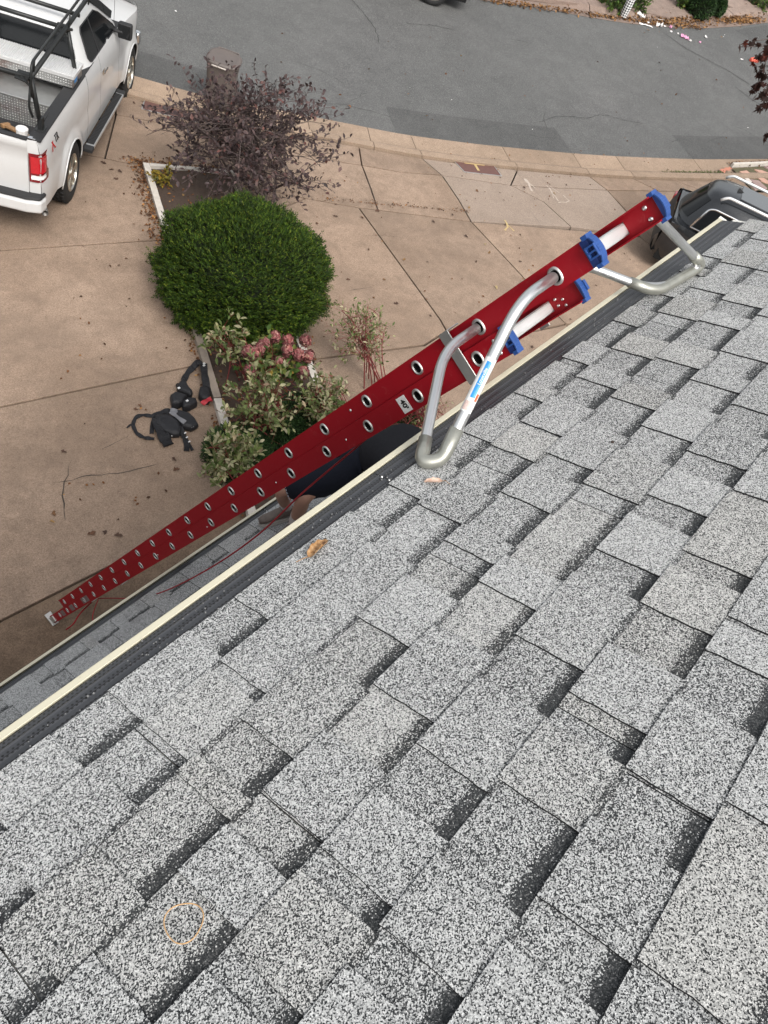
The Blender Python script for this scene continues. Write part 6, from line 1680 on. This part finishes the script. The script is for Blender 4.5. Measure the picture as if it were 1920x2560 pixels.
o=m.build('crumpled_cloth',MAT['orangered'],None,smooth=False); o.location=Z(flat(at(1884,154)),.01); o.rotation_euler=(0,0,-.5); tag(o,'crumpled orange red cloth lying on the street under the maple branch','cloth')
# black and white patterned can
b=NB('black_white_lattice'); tc=b.n('TexCoord'); ck=b.n('TexChecker'); ck.inputs['Scale'].default_value=1; mp=b.n('Mapping'); b.l(tc.outputs['UV'],mp.inputs[0]); b.l(mp.outputs[0],ck.inputs[0]); ck.inputs[1].default_value=(.72,.72,.70,1); ck.inputs[2].default_value=(.02,.02,.025,1); b.set(ck.outputs[0],.5); MAT['lattice']=b.m
e=empty('patterned_can',Z(flat(at(1556,44)),.03),'narrow white can with black lattice pattern standing on the far sidewalk','can')
m=MB(); n=24; L=[(.0,.10),(.25,.12),(.5,.115)]
for z,r in L:
    for j in range(n+1): a=2*math.pi*j/n; m.v.append((r*math.cos(a),r*math.sin(a),z))
for i in range(2):
    for j in range(n): m.f.append([i*(n+1)+j,i*(n+1)+j+1,(i+1)*(n+1)+j+1,(i+1)*(n+1)+j]); m.m.append(0)
o=m.build('can_wall',MAT['lattice'],e,smooth=True,recalc=False); uv=o.data.uv_layers.new(name='UVMap')
for lp in o.data.loops:
    i=lp.vertex_index; j=i%(n+1); z=L[i//(n+1)][0]; uv.data[lp.index].uv=((j/n*10+z*16),(j/n*10-z*16))
m=MB(); m.lathe((0,0,.5),(0,0,1),[(.12,0),(.125,.02),(.12,.16),(0,.16)],20); m.build('white_lid',MAT['paper'],e)

# ------------------------------------------------------------------ on the roof: leaves, rubber band
def roofleaf(name,px,py,label,curl,sc,rot,colr):
    u,v=roofpx(px,py,h=.01); o0=roofp(u,v,.012); e=empty(name,o0,label,'leaf'); X=Vector((1,0,0)); Y=Vector((0,-CP,SP)); Nn=Vector((0,SP,CP))
    R=Matrix.Rotation(rot,3,Nn); X=R@X; Y=R@Y
    m=MB(); nu,nv=12,10
    for j in range(nv+1):
        s=-1+2*j/nv
        for i in range(nu+1):
            t=i/nu; w=(math.sin(math.pi*min(1,t*.92+.05))**.7)*(1-.25*t)*(1+.16*math.sin(j*2.3+i*1.7))
            a=s*w*curl; r=.5/curl*sc*.62; rr_=r*(1+.08*random.random())
            p=X*((t-.5)*sc+random.gauss(0,.0012))+Y*(math.sin(a)*rr_)+Nn*((1-math.cos(a))*rr_+random.gauss(0,.0006)); m.v.append(tuple(o0+p))
    for j in range(nv):
        for i in range(nu): a=j*(nu+1)+i; m.f.append([a,a+1,a+nu+2,a+nu+1]); m.m.append(0)
    b=NB(name+'_tissue'); c=b.ramp(b.noise(70,5,.7),[(.32,colr[0]),(.5,colr[1]),(.68,colr[2])]); b.bump(b.noise(150,3),.4,.002); b.set(c,.6)
    o=m.build('leaf_blade',b.m,e,smooth=True); o.matrix_parent_inverse=Matrix.Translation(-o0)
    m=MB(); m.tube(smooth_curve([o0-X*sc*.48,o0-X*sc*.7+Y*-.004+Nn*.004,o0-X*sc*.95-Y*.014+Nn*.001],5),.0009,6); o=m.build('stalk',MAT['wood'],e,smooth=True); o.matrix_parent_inverse=Matrix.Translation(-o0); return e
roofleaf('curled_leaf',796,1372,'curled yellow brown leaf lying on the shingles near the gutter',1.9,.066,.12,((.12,.045,.018),(.33,.18,.07),(.46,.33,.20)))
roofleaf('dry_leaf',1083,1205,'small tan dry leaf lying just below the near stabilizer foot',1.1,.043,2.2,((.28,.15,.10),(.52,.34,.25),(.62,.47,.38)))
def rubber(px,py,R):
    u,v=roofpx(px,py,h=.012); c=roofp(u,v,.0115); X=Vector((1,0,0)); Y=Vector((0,CP,-SP)); m=MB(); P=[]
    for k in range(60):
        a=2*math.pi*k/60; r=R*(1+.06*math.cos(3*a+.6)); P.append(c+X*r*math.cos(a)*.94+Y*r*math.sin(a)*1.02)
    m.tube(P,.0009,8,closed=True); o=m.build('rubber_band',plain('tan_rubber',(.50,.30,.13),.5,var=.2,scale=80),None,smooth=True); tag(o,'thin tan rubber band lying in a loop on the shingles','rubber band')
ub,vb_=roofpx(460,2305,h=.012); ue,ve=roofpx(505,2305,h=.012); rubber(459,2305,.0285)
u,v=roofpx(1530,1113); m=MB(); m.lathe(roofp(u,v,.009),(0,SP,CP),[(.0,.004),(.004,.003),(.005,0)],10); o=m.build('roof_debris',MAT['crack'],None); tag(o,'tiny dark crumb lying on the shingles right of centre','debris')

gm=MB()
for k in range(240):
    u=random.uniform(-.1,3.35); v=random.choice([random.gauss(1.075,.012),random.uniform(1.06,1.125)])-.012*max(0,u-.6)*.6
    v=min(max(v,1.045),1.125); s=random.uniform(.0012,.0032); c=roofp(u,v,.0022)
    gm.box(c,(s,s,s),Matrix.Rotation(random.random()*3,3,'Z'))
o=gm.build('loose_granules',[plain('grit_grey',(.16,.16,.16),.9,var=.6,scale=300)],None); tag(o,'loose grey shingle granules washed onto the black gutter guard','granules',kind='stuff')
# ------------------------------------------------------------------ person crouching on the lower roof
MAT['skin']=plain('skin',(.36,.20,.14),.55,var=.1,scale=30); MAT['navy']=plain('navy_cloth',(.006,.008,.016),.85,var=.3,scale=60,bump=.3,bscale=120); MAT['shirt']=plain('black_shirt_cloth',(.010,.010,.013),.85,var=.3,scale=50,bump=.3); MAT['hair']=plain('dark_hair',(.02,.014,.01),.8,var=.4,scale=80); MAT['shoe']=plain('grey_brown_trainer',(.13,.105,.09),.7,var=.35,scale=40,bump=.2); MAT['sock']=plain('grey_sock',(.42,.38,.36),.9,var=.1); MAT['sole']=plain('pale_shoe_sole',(.40,.38,.35),.7)
MAT['stitch']=plain('white_stitching',(.45,.47,.52),.8)
uf,vf=roofpx(722,1296,D2); A1=roofp(uf,vf,.11,D2)          # near ankle
uf2,vf2=roofpx(742,1335,D2); A2=roofp(uf2,vf2,.11,D2)
z0=A1.z
K1=pz(703,1226,z0+.40); K2=pz(760,1245,z0+.46); H0=pz(885,1150,z0+.62)
CH=pz(1010,1150,z0+.80); NK=pz(1060,1215,z0+.86); HD=NK+Vector((.10,-.20,-.02))
hd_=(flat(CH)-flat(H0)).normalized(); sid=Vector((-hd_.y,hd_.x,0))
pe=empty('person',roofp(uf,vf,0,D2),'person in dark navy shorts and grey trainers crouching on the lower roof behind the ladder','person'); pinv=Matrix.Translation(-pe.location)
def skinmesh(name,V,Ed,Rd,mat,root=0,sub=2):
    me=bpy.data.meshes.new(name); me.from_pydata([tuple(v) for v in V],Ed,[]); me.materials.append(mat)
    o=bpy.data.objects.new(name,me); link(o,pe); o.matrix_parent_inverse=pinv
    sk=o.modifiers.new('skin','SKIN'); sk.use_smooth_shade=True
    lay=me.skin_vertices[0] if me.skin_vertices else None
    if lay is None:
        bm=bmesh.new(); bm.from_mesh(me); bm.verts.layers.skin.verify(); bm.to_mesh(me); bm.free(); lay=me.skin_vertices[0]
    for i,r in enumerate(Rd):
        r=r if hasattr(r,'__len__') else (r,r); lay.data[i].radius=r; lay.data[i].use_root=(i==root)
    s=o.modifiers.new('sub','SUBSURF'); s.levels=s.render_levels=sub; return o
HL=H0+sid*.10; HR_=H0-sid*.10
if (K1-HL).length>(K1-HR_).length: HL,HR_=HR_,HL
SL=CH+sid*.19; SR=CH-sid*.19
G1=pz(930,1250,z0+.30); G2=pz(1000,1260,z0+.32); EL1=SL.lerp(G1,.5)+Vector((0,0,-.1)); EL2=SR.lerp(G2,.5)+Vector((0,0,-.1))
V=[H0,H0.lerp(CH,.5)+Vector((0,0,.04)),CH,NK,HL,K1,K1.lerp(A1,.4),A1,HR_,K2,K2.lerp(A2,.4),A2,SL,EL1,G1,SR,EL2,G2]
Ed=[(0,1),(1,2),(2,3),(0,4),(4,5),(5,6),(6,7),(0,8),(8,9),(9,10),(10,11),(2,12),(12,13),(13,14),(2,15),(15,16),(16,17)]
Rd=[.09,.085,.09,.05,.075,.050,.056,.036,.075,.050,.056,.036,.045,.040,.028,.045,.040,.028]
skinmesh('body',V,Ed,Rd,MAT['skin'])
for G,E_ in ((G1,EL1),(G2,EL2)):
    d=(G-E_).normalized(); s_=d.cross(Vector((0,0,1))).normalized(); Vh=[G,G+d*.07]; Eh=[(0,1)]; Rh=[.026,.034]
    for k,(o_,L_f) in enumerate(((-.03,.065),(-.01,.078),(.01,.072),(.03,.058))):
        b_=G+d*.085+s_*o_; i=len(Vh); Vh+=[b_,b_+d*L_f*.5-Vector((0,0,.01)),b_+d*L_f-Vector((0,0,.03))]; Eh+=[(1,i),(i,i+1),(i+1,i+2)]; Rh+=[.010,.009,.007]
    i=len(Vh); Vh+=[G+d*.03+s_*.045,G+d*.06+s_*.065-Vector((0,0,.02))]; Eh+=[(0,i),(i,i+1)]; Rh+=[.011,.009]
    skinmesh('hand',Vh,Eh,Rh,MAT['skin'],1,1)
# shorts: wide legs with a hem
k1=HL.lerp(K1,.98)+Vector((0,0,-.01)); k2=HR_.lerp(K2,.92)
skinmesh('shorts',[H0+(CH-H0)*.25,H0,HL,HL.lerp(K1,.5),k1,HR_,HR_.lerp(K2,.5),k2],[(0,1),(1,2),(2,3),(3,4),(1,5),(5,6),(6,7)],[.165,.175,.13,.125,.115,.13,.125,.11],MAT['navy'],1)
skinmesh('shirt',[H0.lerp(CH,.18),H0.lerp(CH,.5)+Vector((0,0,.05)),CH,CH.lerp(NK,.5),SL,SL.lerp(EL1,.6),SR,SR.lerp(EL2,.6)],[(0,1),(1,2),(2,3),(2,4),(4,5),(2,6),(6,7)],[.17,.17,.17,.09,.11,.075,.11,.075],MAT['shirt'],2)
# hem stitching of the shorts, round the thigh and along the seat
m=MB(); C=k1.lerp(HL,.10); ax=(HL-K1).normalized(); N_=Vector((0,0,1)); N_=(N_-ax*N_.dot(ax)).normalized(); B_=ax.cross(N_)
for k in range(34):
    a=2*math.pi*k/34; a2=a+.11; P=[C+(N_*math.cos(q)+B_*math.sin(q))*.118 for q in (a,a2)]; m.tube(P,.0022,5)
o=m.build('hem_stitching',MAT['stitch'],pe); o.matrix_parent_inverse=pinv; o['kind']='stuff'
# head
m=MB(); hdir=(HD-NK).normalized(); c=NK+hdir*.13
K=20
for j in range(13):
    b_=math.pi*j/12
    for i in range(K):
        a=2*math.pi*i/K; x=math.sin(b_)*math.cos(a)*.078; y=math.sin(b_)*math.sin(a)*.098; z=math.cos(b_)*.118
        if y>0 and z<0: x*=1-.35*abs(z)/.118
        if y>.075 and abs(x)<.02 and -.04<z<.01: y+=.022
        m.v.append((x,y,z))
for j in range(12):
    for i in range(K): m.f.append([j*K+i,j*K+(i+1)%K,(j+1)*K+(i+1)%K,(j+1)*K+i]); m.m.append(0)
o=m.build('head',MAT['skin'],pe,smooth=True); o.matrix_parent_inverse=pinv; o.matrix_world=Matrix.Translation(c)@Matrix.Rotation(math.pi,4,'Z')@Matrix.Rotation(-.6,4,'X')
o.matrix_parent_inverse=Matrix.Identity(4); o.matrix_basis=Matrix.Translation(c-pe.location)@Matrix.Rotation(math.pi,4,'Z')@Matrix.Rotation(-.6,4,'X')
hdo=o
m=MB()
for s in (-1,1): m.lathe((s*.03,.088,.012),(0,1,0),[(.011,0),(.009,.008),(0,.010)],10)
m.build('eyes',MAT['sticker'],hdo); m=MB(); m.tube([(-.022,.089,-.055),(0,.094,-.057),(.022,.089,-.055)],.005,6); m.build('mouth',MAT['dark_red'],hdo)
for s in (-1,1): m=MB(); m.lathe((s*.078,-.005,.0),(s,0,0),[(.026,0),(.024,.012),(.012,.010),(0,.006)],12); m.build('ear',MAT['skin'],hdo)
m=MB()
for j in range(8):
    b_=math.pi*.56*j/7
    for i in range(K):
        a=2*math.pi*i/K; back=1 if math.sin(a)<.25 else (.80 if j>4 else 1); bb_=b_*back; m.v.append((math.sin(bb_)*math.cos(a)*.085,math.sin(bb_)*math.sin(a)*.105,math.cos(bb_)*.126))
for j in range(7):
    for i in range(K): m.f.append([j*K+i,j*K+(i+1)%K,(j+1)*K+(i+1)%K,(j+1)*K+i]); m.m.append(0)
m.build('hair',MAT['hair'],hdo,smooth=True)
# shoes and socks
def shoe(A,toe,i):
    n=Vector((0,SP,CP)); t=(toe-n*toe.dot(n)).normalized(); s=n.cross(t); b0=A-n*.10-t*.07; m=MB(); K=16
    for (x,w,h) in [(0,.030,.055),(.03,.038,.085),(.09,.040,.090),(.15,.042,.075),(.20,.047,.056),(.25,.045,.048),(.285,.026,.036)]:
        for j in range(K):
            a=2*math.pi*j/K; m.v.append(tuple(b0+t*x+s*(w*math.cos(a))+n*(.018+max(0,h*(.5+.5*math.sin(a))))))
    for i_ in range(6):
        for j in range(K): m.f.append([i_*K+j,i_*K+(j+1)%K,(i_+1)*K+(j+1)%K,(i_+1)*K+j]); m.m.append(0)
    m.f+=[list(range(K)),[6*K+j for j in range(K)]]; m.m+=[0,0]
    o=m.build('shoe',MAT['shoe'],pe,smooth=True); o.matrix_parent_inverse=pinv
    m=MB(); m.prism([b0+t*x+s*w for x,w in ((-.006,.03),(.03,.041),(.2,.051),(.27,.040),(.293,.0),(.27,-.040),(.2,-.051),(.03,-.041),(-.006,-.03))],n*.022); q=m.build('sole',MAT['sole'],o); 
    m=MB()
    for k in range(4): x=.10+.03*k; m.tube([b0+t*x+s*.022+n*(.105-.55*(x-.09)),b0+t*(x+.008)+n*(.112-.55*(x-.09)),b0+t*(x+.016)-s*.022+n*(.105-.55*(x-.09))],.003,5)
    m.build('laces',MAT['sock'],o)
bw.scale=(.86,.86,.84)
t1=flat(at(690,1280))-flat(at(735,1290)); toe=Vector((-1.0,.55,-.2))
shoe(A1,toe,0); shoe(A2,Vector((-1,.1,0)),1)
for A,K_ in ((A1,K1),(A2,K2)):
    m=MB(); m.tube([A-Vector((0,0,.03)),A,A.lerp(K_,.28)],[.040,.040,.047],14); o=m.build('sock',MAT['sock'],pe,smooth=True); o.matrix_parent_inverse=pinv
